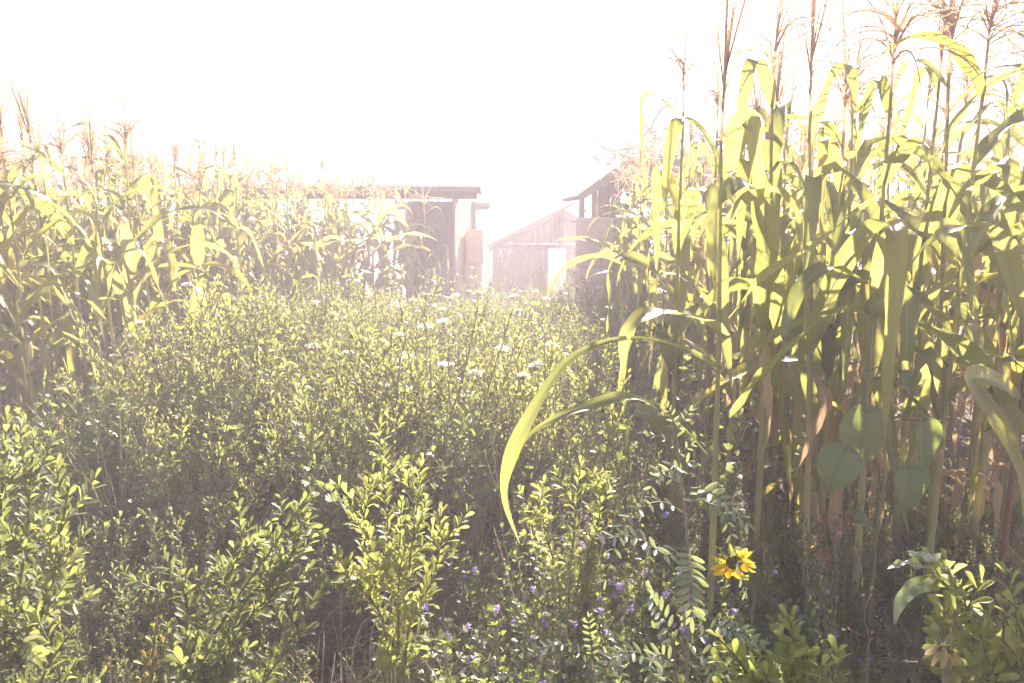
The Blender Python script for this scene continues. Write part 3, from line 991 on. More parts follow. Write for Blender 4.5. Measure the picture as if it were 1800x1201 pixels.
# ------------------------------------------------------------------ right maize stand
r = np.random.default_rng(23)
def right_edge(y):
    return 1.08 + .03 * math.sin(2 * y) + (.0 if y < 5 else .04 * (y - 5))
y = 2.75; row = 0
while y < 8.6:
    nth = 0
    x = right_edge(y) + r.uniform(.0, .12)
    if y < 3.0: x = 1.25
    while x < .78 * y + .4:
        xx, yy = x + r.normal(0, .05), y + r.normal(0, .08)
        h = r.uniform(1.95, 2.28)
        if y < 6.2:
            o = maize_parts(xx, yy, plant_recipe(r, h, int(r.integers(10, 13)), dry=.26, yellow=.3), r.uniform(0, 6.28), (r.normal(0, .02), r.normal(0, .02)))
            tag(o, "right stand maize plant, %s row behind front stalks, %s from row's left end" % (ORD[row], ORD[nth]), "maize plant", "right maize stand")
            nth += 1
        else:
            o = obj("maize_plant", FAR_MAIZE[int(r.integers(0, 9))])
            o.location = (xx, yy, 0); o.rotation_euler = (r.normal(0, .02), r.normal(0, .02), r.uniform(0, 6.28))
            s = h / 2.0; o.scale = (s, s, s)
            tag(o, "maize plant in the rearmost rows of the right stand", "maize plant", "rear right maize")
        x += r.uniform(.30, .42)
    row += 1
    y += .5

# front-row plants of the right stand, with their own leaves drawn from the photograph
def free_leaf(root, pts, W, mat, up=(0, 0, 1), twist=0.0, tw0=0.0, name="leaf", wave=.006, wprof=None, fold=.35):
    P = bez(pts, 26) - np.array(root.location)
    t = np.linspace(0, 1, 26)
    tn = nrm(np.gradient(P, axis=0))
    N = np.tile(np.array(up, float), (26, 1))
    N = nrm(N - tn * (N * tn).sum(1)[:, None] + 1e-4)
    S = np.cross(N, tn)
    ro = tw0 + twist * t
    N = N * np.cos(ro)[:, None] + S * np.sin(ro)[:, None]
    hw = W * np.clip((t + .03) / .2, 0, 1) ** .6 * (1 - t ** 2.4) + .0008
    if wprof: hw = W * np.array([wprof(x) for x in t]) + .0008
    g = ribbon(P, hw, N, fold=fold, wave=wave, nx=6, wph=random.uniform(0, 6))
    return obj(name, g.mesh(name, mat), root)

def front_stalk(px, Y, h, label, nleaf, tilt=(0, 0), seed=0, red=False, t_lo=0.0, tassel=True, width=1.0):
    r = np.random.default_rng(seed)
    rec = plant_recipe(r, h, nleaf, dry=.05)
    rec['leaves'] = [q for q in rec['leaves'] if q[0] > t_lo]
    p = at(px, 700, Y)
    o = maize_parts(p.x, Y, rec, 0, tilt, red, skip_tassel=not tassel)
    tag(o, label, "maize plant", "front row right maize")
    return o
a = front_stalk(1262, 2.1, 1.88, "maize plant with the thick bare stalk nearest the camera, its leaf arching to the left", 8, (0, .012), 41, t_lo=2)
free_leaf(a, [at(1268, 300, 2.1), at(1284, 226, 2.06), at(1304, 216, 2.04), at(1318, 300, 2.03), at(1330, 405, 2.03)], .034, M['maize'], up=(0, -1, .5))
free_leaf(a, [at(1264, 330, 2.1), at(1225, 240, 2.06), at(1180, 215, 2.0), at(1160, 290, 1.98), at(1150, 400, 1.98)], .026, M['maize'], up=(0, -.6, 1))
Ya = 2.1
free_leaf(a, [at(1264, 830, 2.1), at(1190, 752, 2.0), at(1107, 702, 1.9), at(1010, 722, 1.8), at(935, 758, 1.75), at(905, 792, 1.72)], .016, M['maize'], twist=.3, up=(0, -.5, 1), wave=.004, wprof=lambda x: (.3 + .7 * math.exp(-((x - .5) / .2) ** 2)) * (1 - x ** 8) ** .8)
free_leaf(a, [at(1258, 648, 2.1), at(1190, 612, 2.0), at(1085, 598, 1.85), at(985, 640, 1.75), at(915, 750, 1.68), at(882, 830, 1.65), at(880, 890, 1.65), at(906, 960, 1.66)], .018, M['maize'], twist=.35, up=(-.5, -.8, .4), wave=.004, wprof=lambda x: (.34 + .66 * math.exp(-((x - .62) / .17) ** 2)) * (1 - x ** 9) ** .8)
free_leaf(a, [at(1272, 560, 2.1), at(1340, 480, 2.1), at(1420, 430, 2.05), at(1490, 372, 2.05), at(1540, 330, 2.0)], .022, M['maize'], tw0=.5)
free_leaf(a, [at(1262, 395, 2.12), at(1310, 350, 2.05), at(1352, 338, 2.0), at(1385, 372, 1.98), at(1398, 450, 1.98)], .034, M['maize'], twist=.5)
free_leaf(a, [at(1275, 735, 2.1), at(1330, 660, 2.08), at(1388, 600, 2.06), at(1430, 560, 2.05)], .018, M['maize'], tw0=.8)
free_leaf(a, [at(1268, 590, 2.1), at(1210, 560, 2.0), at(1130, 555, 1.9), at(1090, 590, 1.86), at(1083, 668, 1.85)], .034, M['maize'], twist=.5)
b = front_stalk(1530, 2.25, 2.05, "front maize plant standing among the heart-shaped bean leaves", 9, (0, -.01), 42, t_lo=.5)
free_leaf(b, [at(1530, 500, 2.25), at(1470, 470, 2.2), at(1420, 500, 2.15), at(1390, 570, 2.1), at(1385, 640, 2.1)], .03, M['maize'], twist=.8)
free_leaf(b, [at(1536, 690, 2.22), at(1548, 668, 2.17), at(1558, 690, 2.15), at(1556, 770, 2.15), at(1566, 850, 2.15)], .022, M['maize_y'], up=(0, -1, .4))
free_leaf(b, [at(1528, 545, 2.25), at(1580, 520, 2.15), at(1602, 545, 2.12), at(1598, 640, 2.1), at(1585, 690, 2.1)], .036, M['maize'], up=(0, -1, .5))
c = front_stalk(1785, 2.2, 2.05, "dark red stalked maize plant at the right edge of the photograph", 8, (0, .02), 43, red=True, t_lo=.45)
free_leaf(c, [at(1782, 700, 2.2), at(1735, 672, 2.0), at(1690, 672, 1.9), at(1735, 745, 1.8), at(1783, 850, 1.72), at(1794, 940, 1.7), at(1812, 1040, 1.7)], .033, M['maize_y'], up=(0, -1, .7), twist=.4)
free_leaf(c, [at(1780, 560, 2.2), at(1740, 430, 2.15), at(1690, 402, 2.1), at(1640, 425, 2.05), at(1690, 500, 2.0), at(1700, 600, 2.0)], .038, M['maize'])
d = front_stalk(1340, 2.6, 2.1, "front maize plant with a dry pinkish leaf hanging straight down", 10, (0, .015), 44, t_lo=.42)
free_leaf(d, [at(1342, 600, 2.6), at(1334, 640, 2.5), at(1340, 680, 2.46), at(1344, 740, 2.45), at(1336, 800, 2.45)], .02, M['maize_dry'], up=(0, -1, .3), twist=.5)
e = front_stalk(1440, 2.45, 2.0, "front maize plant with a withered tan leaf bent towards the ground", 10, (0, -.02), 45, t_lo=.45)
free_leaf(e, [at(1442, 660, 2.45), at(1462, 705, 2.4), at(1445, 745, 2.36), at(1425, 790, 2.35), at(1408, 832, 2.35)], .02, M['maize_dry'], up=(0, -1, .4), twist=.8)
f = front_stalk(1655, 2.35, 2.1, "front maize plant with wide drooping blades left of the red stalk", 10, (0, .01), 46, t_lo=.42)
free_leaf(f, [at(1655, 500, 2.35), at(1672, 420, 2.25), at(1655, 402, 2.2), at(1690, 470, 2.15), at(1700, 560, 2.12)], .034, M['maize'], up=(0, -1, .6))
free_leaf(f, [at(1652, 640, 2.35), at(1610, 615, 2.25), at(1635, 640, 2.2), at(1645, 700, 2.2)], .036, M['maize'], up=(0, -1, .6))
front_stalk(1190, 2.9, 2.1, "maize plant with broad leaves at the left corner of the right stand", 11, (0, -.02), 47, t_lo=.3)
front_stalk(1725, 2.7, 2.2, "tall maize plant with a narrow closed tassel leaning right at the upper right", 11, (0, .04), 48, t_lo=.3)
front_stalk(1590, 2.8, 2.2, "tall maize plant whose tassel leaves the top of the photograph above the bean leaves", 11, (0, .01), 49, t_lo=.3)

# bean vine with heart-shaped leaves
def heart_leaf():
    V, T, A = [], [], []
    ts = np.linspace(-.115, 1, 13)
    for t in ts:
        if t < .3:
            w = .45 * math.sqrt(max(0, 1 - ((t - .3) / .425) ** 2))
        else:
            w = .45 * (1 - ((t - .3) / .7) ** 1.8)
        for u in np.linspace(-1, 1, 7):
            x = t if t >= 0 else t * (1 - (1 - abs(u)) ** 2)
            V.append((x, u * w, -.25 * t * t + .20 * abs(u) * w + .025 * math.sin(11 * t + 5 * u) + .02 * math.sin(17 * u * t))); A.append((u, max(t, 0), 0))
    for i in range(12):
        for j in range(6):
            a_ = i * 7 + j
            T += [(a_, a_ + 1, a_ + 8), (a_, a_ + 8, a_ + 7)]
    return Geo().add(V, T, A)
BEAN_ME = heart_leaf().mesh("bean_leaf", M['bean'])
p0 = at(1540, 900, 2.1)
bean = empty("bean_vine", (p0.x, p0.y, 0))
g = Geo()
vine = bez([p0 * 1 - Vector((0, 0, p0.z)), at(1545, 880, 2.1), at(1535, 800, 2.08), at(1520, 700, 2.08), at(1530, 600, 2.1), at(1528, 540, 2.12)], 30) - np.array(bean.location)
tube(g, vine, np.linspace(.005, .0025, 30), 5)
obj("stem", g.mesh("stem", M['twig_g']), bean)
for (bx, by, tx, ty, Yl, up, s) in ((1518, 722, 1520, 830, 1.98, (.1, -1, .35), 1.0), (1484, 790, 1455, 868, 1.92, (-.5, -1, .4), 1.0),
                                    (1596, 822, 1608, 900, 1.95, (.2, -1, .5), 1.05), (1622, 740, 1640, 835, 2.05, (.5, -.8, .2), 1.0),
                                    (1590, 655, 1612, 705, 2.08, (.5, -1, .9), .9), (1500, 905, 1550, 930, 2.0, (0, -.5, 1), .8)):
    A_, B_ = at(bx, by, Yl), at(tx, ty, Yl - .03)
    Mx = frame_to(B_ - A_, up, A_ - bean.location, (B_ - A_).length * s)
    lf = obj("leaf", BEAN_ME, bean, Mx)
    g = Geo()
    v = Vector(vine[int(len(vine) * .55)])
    near = min(vine, key=lambda q: (Vector(q) - (A_ - bean.location)).length)
    tube(g, bez([near, (Vector(near) + A_ - bean.location) / 2 + Vector((0, 0, .02)), A_ - bean.location], 7), .0022, 4)
    obj("petiole", g.mesh("petiole", M['twig_g']), bean)
tag(bean, "bean vine with broad heart-shaped leaves at the foot of the right maize", "bean vine")

# ------------------------------------------------------------------ field of shrubs between the stands
r = np.random.default_rng(77)
y = 2.35
while y < 12.9:
    step = .50 if y < 7 else .62
    lo = -.80 * y - .3 if y < 3.8 else left_edge(y) - .15
    hi = right_edge(y) - .1 if y < 7.8 else .95
    if y > 8.9: lo = max(lo, -.95)
    if y > 11.2: lo, hi = -.4, .95
    x = lo + r.uniform(0, .3)
    while x < hi:
        xx, yy = x + r.normal(0, .08), y + r.normal(0, .1)
        s = r.uniform(.86, 1.06)
        if y < 3.2: s *= .84
        if xx > .25 and y < 4.5: s *= .72
        if -0.35 < xx < .55 and y < 2.9: s *= .62
        if y > 7.6: s *= .84
        s *= 1 + .17 * math.sin(1.9 * xx + 1.1 * y + .6) * math.cos(1.3 * y - .8 * xx) 
        if 2.5 < y < 5.4 and -.5 < xx / y and xx < -.35: s *= 1.23
        if y > 2.6 and xx / y < -.5: s *= .78
        k = int(r.integers(0, 8))
        if y < 3.8:
            lab, grp = "leafy shrub in the shaded front of the weedy field", "front field shrubs"
        elif y < 6.2:
            lab, grp = "leafy shrub halfway back in the weedy field", "middle field shrubs"
        elif y < 8.8:
            lab, grp = "sunlit leafy shrub in the back of the field", "back field shrubs"
        else:
            lab, grp = "tangled shrub growing in the gap between the gate pillars", "gateway shrubs"
        fx = (xx - lo) / (hi - lo)
        side = ("on its left side", "left of its middle", "right of its middle", "on its right side")[min(3, max(0, int(fx * 4)))]
        if y < 8.8:
            lab += ", " + side; grp += " " + side
        shrub(xx, yy, s, r.uniform(0, 6.28), k, lab, grp, sz=s * r.uniform(.95, 1.12))
        x += step * r.uniform(.8, 1.2)
    y += step * .92
# low weeds under the front of the right maize
for i in range(34):
    yy = r.uniform(1.75, 3.3); xx = r.uniform(.42, .78 * yy + .2)
    s = r.uniform(.42, .6)
    shrub(xx, yy, s, r.uniform(0, 6.28), int(r.integers(0, 7)), "low shaded weed shrub under the right maize stalks", "weeds under the right maize", name="weed_shrub")
for i in range(30):
    yy = r.uniform(1.55, 2.45); xx = r.uniform(-.80 * yy, .25)
    if abs(xx + .32) < .28 and yy < 1.95: xx -= .6
    s = r.uniform(.40, .56) * (1.05 if xx < -.6 else .85)
    shrub(xx, yy, s, r.uniform(0, 6.28), int(r.integers(0, 7)), "low leafy weed shrub in the near %s foreground" % ("left" if xx < -.6 else "centre"), "near %s weeds" % ("left" if xx < -.6 else "centre"), name="weed_shrub")
# low weeds under the left maize edge and behind the barn
for i in range(16):
    yy = r.uniform(4.2, 9); xx = left_edge(yy) - r.uniform(.0, .6)
    s = r.uniform(.6, .8)
    shrub(xx, yy, s, r.uniform(0, 6.28), int(r.integers(0, 8)), "small leafy shrub growing at the right edge of the left maize", "shrubs along the left maize", name="weed_shrub")
for i in range(22):
    yy = r.uniform(11.5, 16); xx = r.uniform(1.7, 4.8)
    shrub(xx, yy, r.uniform(1.1, 1.7), r.uniform(0, 6.28), int(r.integers(0, 8)), "pale shrub beyond the open barn", "shrubs beyond the barn")
for px, py, Yq, s in ((885, 392, 20.5, 1.95), (905, 396, 21, 1.9), (1000, 440, 15.5, 1.25), (925, 440, 15.8, 1.2), (955, 455, 14.8, 1.1), (876, 425, 16.5, 1.4)):
    shrub(X(px, Yq), Yq, s, r.uniform(0, 6.28), int(r.integers(0, 8)), "garden bush growing around the gabled hut", "bushes by the hut", name="garden_bush")

# ------------------------------------------------------------------ white flower clusters
def umbel_geo(seed):
    r = np.random.default_rng(seed)
    st, fl = Geo(), Geo()
    c = np.array([0, 0, .30])
    tube(st, [(0, 0, 0), (.006, 0, .12), (0, 0, .22)], [.0022, .002, .0017], 4)
    lt = (np.array([(0, 0, 0), (.6, .3, .1), (1, 0, .05), (.6, -.3, .1)]), np.array([(0, 1, 2), (0, 2, 3)]), np.zeros((4, 3)))
    Rr = r.uniform(.03, .045)
    for k in range(24):
        a = k * 2.4; q = Rr * math.sqrt((k + .5) / 24)
        e = np.array([q * math.cos(a), q * math.sin(a), .255 + r.uniform(-.004, .006) - q * .25])
        tube(st, [(0, 0, .215), e * .5 + np.array([0, 0, .112]), e], .0009, 3, cap=False)
        n = 12
        scatter_leaves(fl, e + r.normal(0, .0035, (n, 3)), nrm(r.normal(0, 1, (n, 3)) + [0, 0, .5]), r.normal(0, 1, (n, 3)), r.uniform(.006, .011, n), tmpl=lt, r=r)
    return st.mesh("flower_stem", M['twig_g']), fl.mesh("flower_head", M['white_fl'])
UMB = [umbel_geo(60 + k) for k in range(4)]
spots = [(648, 592, 4.6), (693, 588, 5.0), (748, 572, 5.2), (782, 562, 5.6), (872, 606, 4.8), (850, 580, 5.4), (957, 603, 4.9), (741, 625, 4.2), (376, 555, 5.2),
         (553, 530, 6.5), (580, 552, 5.8), (610, 558, 5.4), (470, 525, 6.4), (478, 521, 6.6), (462, 522, 6.2), (335, 505, 6.0), (328, 500, 6.3), (240, 566, 4.6), (225, 590, 4.4), (205, 625, 4.1),
         (215, 620, 4.2), (700, 532, 7.2), (712, 530, 7.4), (725, 528, 7.0), (690, 537, 6.8), (760, 532, 7.6), (778, 543, 6.6), (800, 518, 8.2), (820, 512, 8.8), (838, 515, 8.4), (590, 498, 8.6),
         (905, 520, 8.5), (940, 512, 8.8), (985, 510, 9.2), (1000, 483, 10.4), (1010, 505, 9.0), (990, 515, 8.6), (960, 525, 7.6), (1030, 495, 9.6), (915, 545, 6.6), (800, 640, 4.0), (775, 640, 4.1),
         (835, 650, 3.9), (923, 660, 3.7), (963, 640, 4.0), (640, 478, 9.6), (1060, 505, 8.6), (555, 606, 4.6), (500, 575, 5.2), (548, 872, 1.75)]
for i, (px, py, Yf) in enumerate(spots):
    if Yf > 2: Yf *= .81
    p = at(px, py, Yf)
    s = r.uniform(.7, 1.05) if i > 7 else r.uniform(.85, 1.1)
    if Yf < 2: s = .35
    if px < 260: s *= .6
    o = empty("white_flower", (p.x, p.y, p.z - .25 * s), r.uniform(0, 6.28))
    o.scale = (s, s, s); o.rotation_euler = (r.normal(0, .15), r.normal(0, .15), r.uniform(0, 6))
    st, fl = UMB[i % 4]
    obj("flower_stem", st, o, Matrix.Identity(4)); obj("flower_head", fl, o, Matrix.Identity(4))
    if i == 0:
        tag(o, "largest round white flower cluster, in the middle of the weedy field", "flower")
    elif Yf < 2:
        tag(o, "small white flower cluster on the tip of the near left shrub", "flower")
    elif px < 260:
        tag(o, "white flower cluster at the foot of the left maize", "flower", "white flowers by the left maize")
    elif Yf < 6:
        tag(o, "white flower cluster above the middle shrubs", "flower", "white flowers in the middle field")
    else:
        tag(o, "small white flower cluster in the back of the field", "flower", "white flowers in the back field")

# ------------------------------------------------------------------ near shrubs with leaves one by one
def rich_leaf(seed):
    V, T, A = leaf_template(1)
    rr = np.random.default_rng(seed)
    V = V.copy()
    V[:, 1] *= rr.uniform(.68, .98)
    V[:, 2] += -rr.uniform(.0, .18) * V[:, 0] ** 2 + rr.uniform(-.2, .2) * V[:, 1] * V[:, 0]
    V[:, 1] += rr.uniform(-.06, .06) * V[:, 0] ** 2
    return Geo().add(V, T, A)
RICH = {kk: [rich_leaf(40 + i).mesh("shrub_leaf", M[kk]) for i in range(5)] for kk in ('shrub', 'shrub_y', 'shrub_old')}

def near_shrub(label, branches, mat, s0, s1, seed, twigs=3, spacing=.0085, cap=300, tl=.09, name="leafy_shrub"):
    """branches: list of point lists in world space (lowest first); leaves are children of their branch"""
    r = np.random.default_rng(seed)
    b0 = Vector(branches[0][0])
    root = empty(name, (b0.x, b0.y, 0))
    org = np.array(root.location)
    tag(root, label, "shrub")
    count = 0; extra = [[], [], [], []]
    for pts in branches:
        st = bez([Vector((b0.x, b0.y, 0.0)) * .7 + Vector((pts[0].x, pts[0].y, 0)) * .3] + list(pts), 18) - org
        g = Geo()
        tube(g, st, np.linspace(.0055, .0013, 18), 5, cap=False)
        up = st[4:]
        q = [sprig_leaves(up, r, spacing, s0, s1, .12)]
        for k in range(twigs):
            i0 = int(r.integers(5, 16))
            ax = nrm(st[i0 + 1] - st[i0]); a2 = r.normal(size=3)
            tw = curve_from(st[i0], nrm(ax * .8 + nrm(a2) * .7), r.uniform(.6, 1.2) * tl, 5, r, .4, .1)
            tube(g, tw, np.linspace(.0018, .0008, 6), 4, cap=False)
            q.append(sprig_leaves(tw, r, spacing, s0, s1, .15))
        br = obj("branch", g.mesh("branch", M['twig_g']), root)
        for (P_, D_, U_, S_) in q:
            for i in range(len(P_)):
                if count >= cap:
                    for e_, v_ in zip(extra, (P_[i], D_[i], U_[i], S_[i])): e_.append(v_)
                    continue
                obj("leaf", RICH[mat][int(r.integers(0, 5))], br, frame_to(D_[i], U_[i], P_[i], S_[i], r.normal(0, .3)))
                count += 1
    if extra[0]:
        g = Geo(); scatter_leaves(g, *[np.array(e_) for e_ in extra], r=r)
        tag(obj("foliage", g.mesh("foliage", M[mat]), root), kind="stuff")
    return root

near_shrub("near leafy shrub filling the bottom right corner",
           [[at(1700, 1290, 1.0), at(1712, 1150, .98), at(1690, 1030, .96)], [at(1730, 1290, 1.0), at(1760, 1160, 1.0), at(1765, 1050, 1.0)],
            [at(1690, 1290, .98), at(1670, 1180, .95), at(1648, 1085, .93)], [at(1740, 1300, .95), at(1790, 1200, .95), at(1800, 1080, .95)]],
           'shrub_y', .028, .040, 1, twigs=6, spacing=.0085, cap=300)
near_shrub("bright green shrub tips at the bottom edge, below the yellow sunflower",
           [[at(1380, 1290, 1.0), at(1395, 1170, .98), at(1392, 1080, .97)], [at(1350, 1290, .98), at(1310, 1180, .95), at(1262, 1120, .93)], [at(1360, 1290, 1.0), at(1330, 1210, .98), at(1285, 1145, .96)],
            [at(1390, 1290, 1.0), at(1440, 1230, .98), at(1470, 1190, .97)], [at(1370, 1290, 1.0), at(1410, 1200, .97), at(1420, 1150, .96)]],
           'shrub_y', .028, .038, 2, twigs=6, spacing=.007, cap=300, tl=.06)
near_shrub("yellow-green sunlit sprig in the bottom left corner",
           [[at(40, 1320, 1.12), at(75, 1190, 1.1), at(130, 1105, 1.08)], [at(50, 1320, 1.1), at(95, 1230, 1.1), at(135, 1160, 1.1)]],
           'shrub_y', .024, .036, 3, twigs=3, spacing=.009, cap=200)
near_shrub("sprawling shrub with sunlit branches rising to the right, left of the bare straw",
           [[at(330, 1230, 1.55), at(400, 1080, 1.5), at(480, 960, 1.45), at(545, 865, 1.42)], [at(320, 1230, 1.5), at(330, 1090, 1.48), at(322, 975, 1.46)],
            [at(360, 1240, 1.5), at(430, 1060, 1.48), at(500, 1000, 1.46), at(535, 925, 1.45)], [at(340, 1240, 1.6), at(400, 1030, 1.58), at(440, 920, 1.56)],
            [at(350, 1240, 1.5), at(420, 1110, 1.46), at(495, 1025, 1.44)]],
           'shrub', .026, .036, 4, twigs=10, spacing=.0075, cap=300, tl=.12)
near_shrub("upright shrub of lit oval leaves in the centre of the foreground",
           [[at(690, 1120, 1.75), at(682, 940, 1.72), at(672, 780, 1.7)], [at(710, 1120, 1.75), at(725, 950, 1.7), at(742, 842, 1.68)],
            [at(670, 1120, 1.78), at(650, 960, 1.76), at(628, 860, 1.75)], [at(700, 1130, 1.72), at(702, 980, 1.7), at(706, 880, 1.68)],
            [at(680, 1130, 1.7), at(640, 1040, 1.66), at(596, 975, 1.64)], [at(715, 1130, 1.7), at(760, 1020, 1.68), at(782, 930, 1.66)]],
           'shrub_y', .028, .040, 5, twigs=9, spacing=.0075, cap=300, tl=.11)
near_shrub("tall shrub of lit leaves along the left edge of the photograph",
           [[at(20, 1200, 1.5), at(45, 960, 1.45), at(60, 760, 1.42)], [at(5, 1200, 1.5), at(0, 950, 1.45), at(12, 730, 1.42)],
            [at(40, 1200, 1.5), at(95, 1000, 1.45), at(122, 850, 1.42)], [at(30, 1200, 1.5), at(80, 1060, 1.42), at(120, 950, 1.4)]],
           'shrub', .028, .042, 6, twigs=11, spacing=.0075, cap=300, tl=.13)
near_shrub("pale shrub tips right of the hanging maize leaf",
           [[at(1000, 1060, 2.0), at(1010, 930, 1.95), at(1020, 815, 1.92)], [at(985, 1060, 2.0), at(960, 940, 1.95), at(940, 870, 1.93)],
            [at(1010, 1060, 2.0), at(1050, 930, 1.97), at(1055, 850, 1.95)]],
           'shrub_y', .030, .042, 7, twigs=9, spacing=.0085, cap=300, tl=.12)
near_shrub("tiny shoot with yellowing leaves at the lower left",
           [[at(255, 1230, 1.3), at(268, 1150, 1.28), at(275, 1085, 1.27)], [at(265, 1230, 1.3), at(285, 1150, 1.28), at(295, 1105, 1.27)]],
           'shrub_old', .018, .028, 8, twigs=0, spacing=.014, cap=30)
near_shrub("dull shaded shrub left of the dry straw at the bottom",
           [[at(390, 1300, 1.3), at(395, 1200, 1.28), at(405, 1130, 1.27)], [at(430, 1300, 1.45), at(505, 1130, 1.42), at(515, 1050, 1.4)],
            [at(380, 1300, 1.3), at(350, 1190, 1.28), at(330, 1150, 1.27)]],
           'shrub', .030, .044, 9, twigs=7, spacing=.0095, cap=300, tl=.12)
# pointed leaves above the bottom right shrub
p0 = at(1660, 1200, 1.05)
pw = empty("broadleaf_weed", (p0.x, p0.y, 0))
g = Geo()
stp = bez([Vector((p0.x, p0.y, 0)), at(1690, 1150, 1.03), at(1678, 1050, 1.03), at(1672, 1008, 1.03)], 16) - np.array(pw.location)
tube(g, stp, np.linspace(.004, .002, 16), 5)
obj("stem", g.mesh("stem", M['twig_g']), pw)
free_leaf(pw, [at(1672, 1010, 1.03), at(1645, 985, 1.0), at(1595, 970, .98)], .013, M['pinnate'], up=(0, -.6, 1))
free_leaf(pw, [at(1668, 1030, 1.03), at(1630, 1000, 1.0), at(1590, 990, .99), at(1560, 1000, .98)], .009, M['pinnate'], up=(0, -.3, 1))
free_leaf(pw, [at(1660, 1020, 1.03), at(1610, 1030, 1.0), at(1583, 1058, .98), at(1572, 1098, .97)], .012, M['pinnate'], up=(-.4, -1, .4))
tag(pw, "weed with three long pointed pale leaves above the bottom right shrub", "weed")

# ------------------------------------------------------------------ pinnate-leaved weed beside the sunflower
def leaflet():
    V, T, A = [], [], []
    for t, w in ((0, .02), (.15, .09), (.4, .14), (.7, .13), (.9, .07), (1, 0)):
        for u in (-1, 0, 1):
            V.append((t, u * w, abs(u) * w * .3 - .06 * t * t)); A.append((u, t, 0))
    for i in range(5):
        for j in range(2):
            a_ = i * 3 + j
            T += [(a_, a_ + 1, a_ + 4), (a_, a_ + 4, a_ + 3)]
    return Geo().add(V, T, A)
LEAFLET = leaflet().mesh("leaflet", M['pinnate'])
def pinnate_plant(label, stem_pts, leaves, seed, ll=.030):
    r = np.random.default_rng(seed)
    b = Vector(stem_pts[0])
    root = empty("pinnate_weed", (b.x, b.y, 0))
    org = np.array(root.location)
    g = Geo()
    st = bez([Vector((b.x, b.y, 0))] + stem_pts, 26) - org
    tube(g, st, np.linspace(.0045, .0015, 26), 5)
    obj("stem", g.mesh("stem", M['twig']), root)
    for pts, n, up, sc in leaves:
        P = bez(pts, 20) - org
        g = Geo(); tube(g, P, np.linspace(.0014, .0007, 20), 4)
        lf = obj("leaf", g.mesh("rachis", M['twig_g']), root)
        tn = nrm(np.gradient(P, axis=0))
        for i in range(n):
            f = .14 + .86 * i / (n - 1); j = min(18, int(f * 19))
            p_ = P[j] + (P[j + 1] - P[j]) * (f * 19 - j)
            for sg in (-1, 1):
                if i == n - 1 and sg == 1:
                    dd = tn[j]
                else:
                    side = nrm(np.cross(np.array(up, float), tn[j])) * sg
                    dd = nrm(side * 1.0 + tn[j] * (.35 + .5 * f) + r.normal(0, .08, 3))
                s = ll * sc * (1 - .35 * (f - .45) ** 2 * 2) * r.uniform(.9, 1.1)
                obj("leaflet", LEAFLET, lf, frame_to(dd, np.array(up, float) + r.normal(0, .15, 3), p_, s, r.normal(0, .25)))
    tag(root, label, "weed")
    return root
YV = 1.28
pinnate_plant("tall weed with feathery paired leaflets beside the yellow sunflower",
    [at(1208, 1180, YV), at(1210, 1050, YV), at(1206, 920, YV), at(1195, 830, YV), at(1188, 745, YV)],
    [([at(1207, 905, YV), at(1160, 882, YV - .02), at(1110, 905, YV - .05), at(1085, 950, YV - .06), at(1066, 1020, YV - .07)], 10, (0, -.3, 1), .8),
     ([at(1208, 900, YV), at(1235, 862, YV - .05), at(1275, 885, YV - .08), at(1312, 918, YV - .1)], 9, (.1, -.4, 1), 1.0),
     ([at(1235, 880, YV - .04), at(1270, 900, YV - .06), at(1290, 960, YV - .08), at(1310, 1040, YV - .08)], 9, (.5, -.6, .6), .75),
     ([at(1212, 960, YV), at(1214, 1000, YV - .06), at(1214, 1040, YV - .1), at(1216, 1085, YV - .12)], 10, (0, -1, .5), 1.15),
     ([at(1200, 960, YV), at(1170, 975, YV - .04), at(1120, 945, YV - .07), at(1062, 946, YV - .1)], 9, (0, -.5, 1), .9),
     ([at(1192, 838, YV), at(1186, 818, YV - .03), at(1178, 826, YV - .06), at(1160, 830, YV - .08)], 4, (0, -.8, 1), .9),
     ([at(1194, 830, YV), at(1206, 815, YV - .01), at(1212, 812, YV - .02)], 3, (0, -.8, 1), .7),
     ([at(1196, 850, YV), at(1165, 835, YV), at(1148, 850, YV - .02), at(1128, 905, YV - .03)], 7, (-.4, -.6, .8), .65),
     ([at(1190, 790, YV), at(1165, 770, YV), at(1130, 762, YV)], 4, (0, -.4, 1), .5),
     ([at(1188, 760, YV), at(1180, 730, YV), at(1168, 712, YV)], 6, (0, -1, .6), .5),
     ([at(1188, 760, YV), at(1205, 735, YV), at(1212, 722, YV)], 4, (0, -1, .6), .5),
     ([at(1190, 800, YV), at(1205, 790, YV), at(1215, 782, YV)], 3, (0, -1, .6), .5)], 5)
pinnate_plant("lower feathery weed with silvery leaflets along the bottom of the photograph",
    [at(1195, 1300, 1.08), at(1190, 1200, 1.08), at(1185, 1120, 1.07)],
    [([at(1188, 1150, 1.07), at(1170, 1090, 1.04), at(1150, 1060, 1.02), at(1140, 1040, 1.0)], 9, (0, -.8, 1), .9),
     ([at(1190, 1160, 1.07), at(1250, 1105, 1.03), at(1290, 1110, 1.0), at(1335, 1125, .98)], 10, (0, -.4, 1), .85),
     ([at(1188, 1170, 1.07), at(1160, 1150, 1.05), at(1145, 1170, 1.02), at(1155, 1215, 1.0)], 9, (-.3, -.8, .8), .85),
     ([at(1190, 1180, 1.07), at(1230, 1150, 1.04), at(1250, 1170, 1.02), at(1262, 1220, 1.0)], 8, (.3, -.8, .8), .85),
     ([at(1185, 1190, 1.07), at(1130, 1150, 1.03), at(1090, 1150, 1.0), at(1060, 1175, .98)], 9, (0, -.5, 1), .85)], 6, ll=.026)
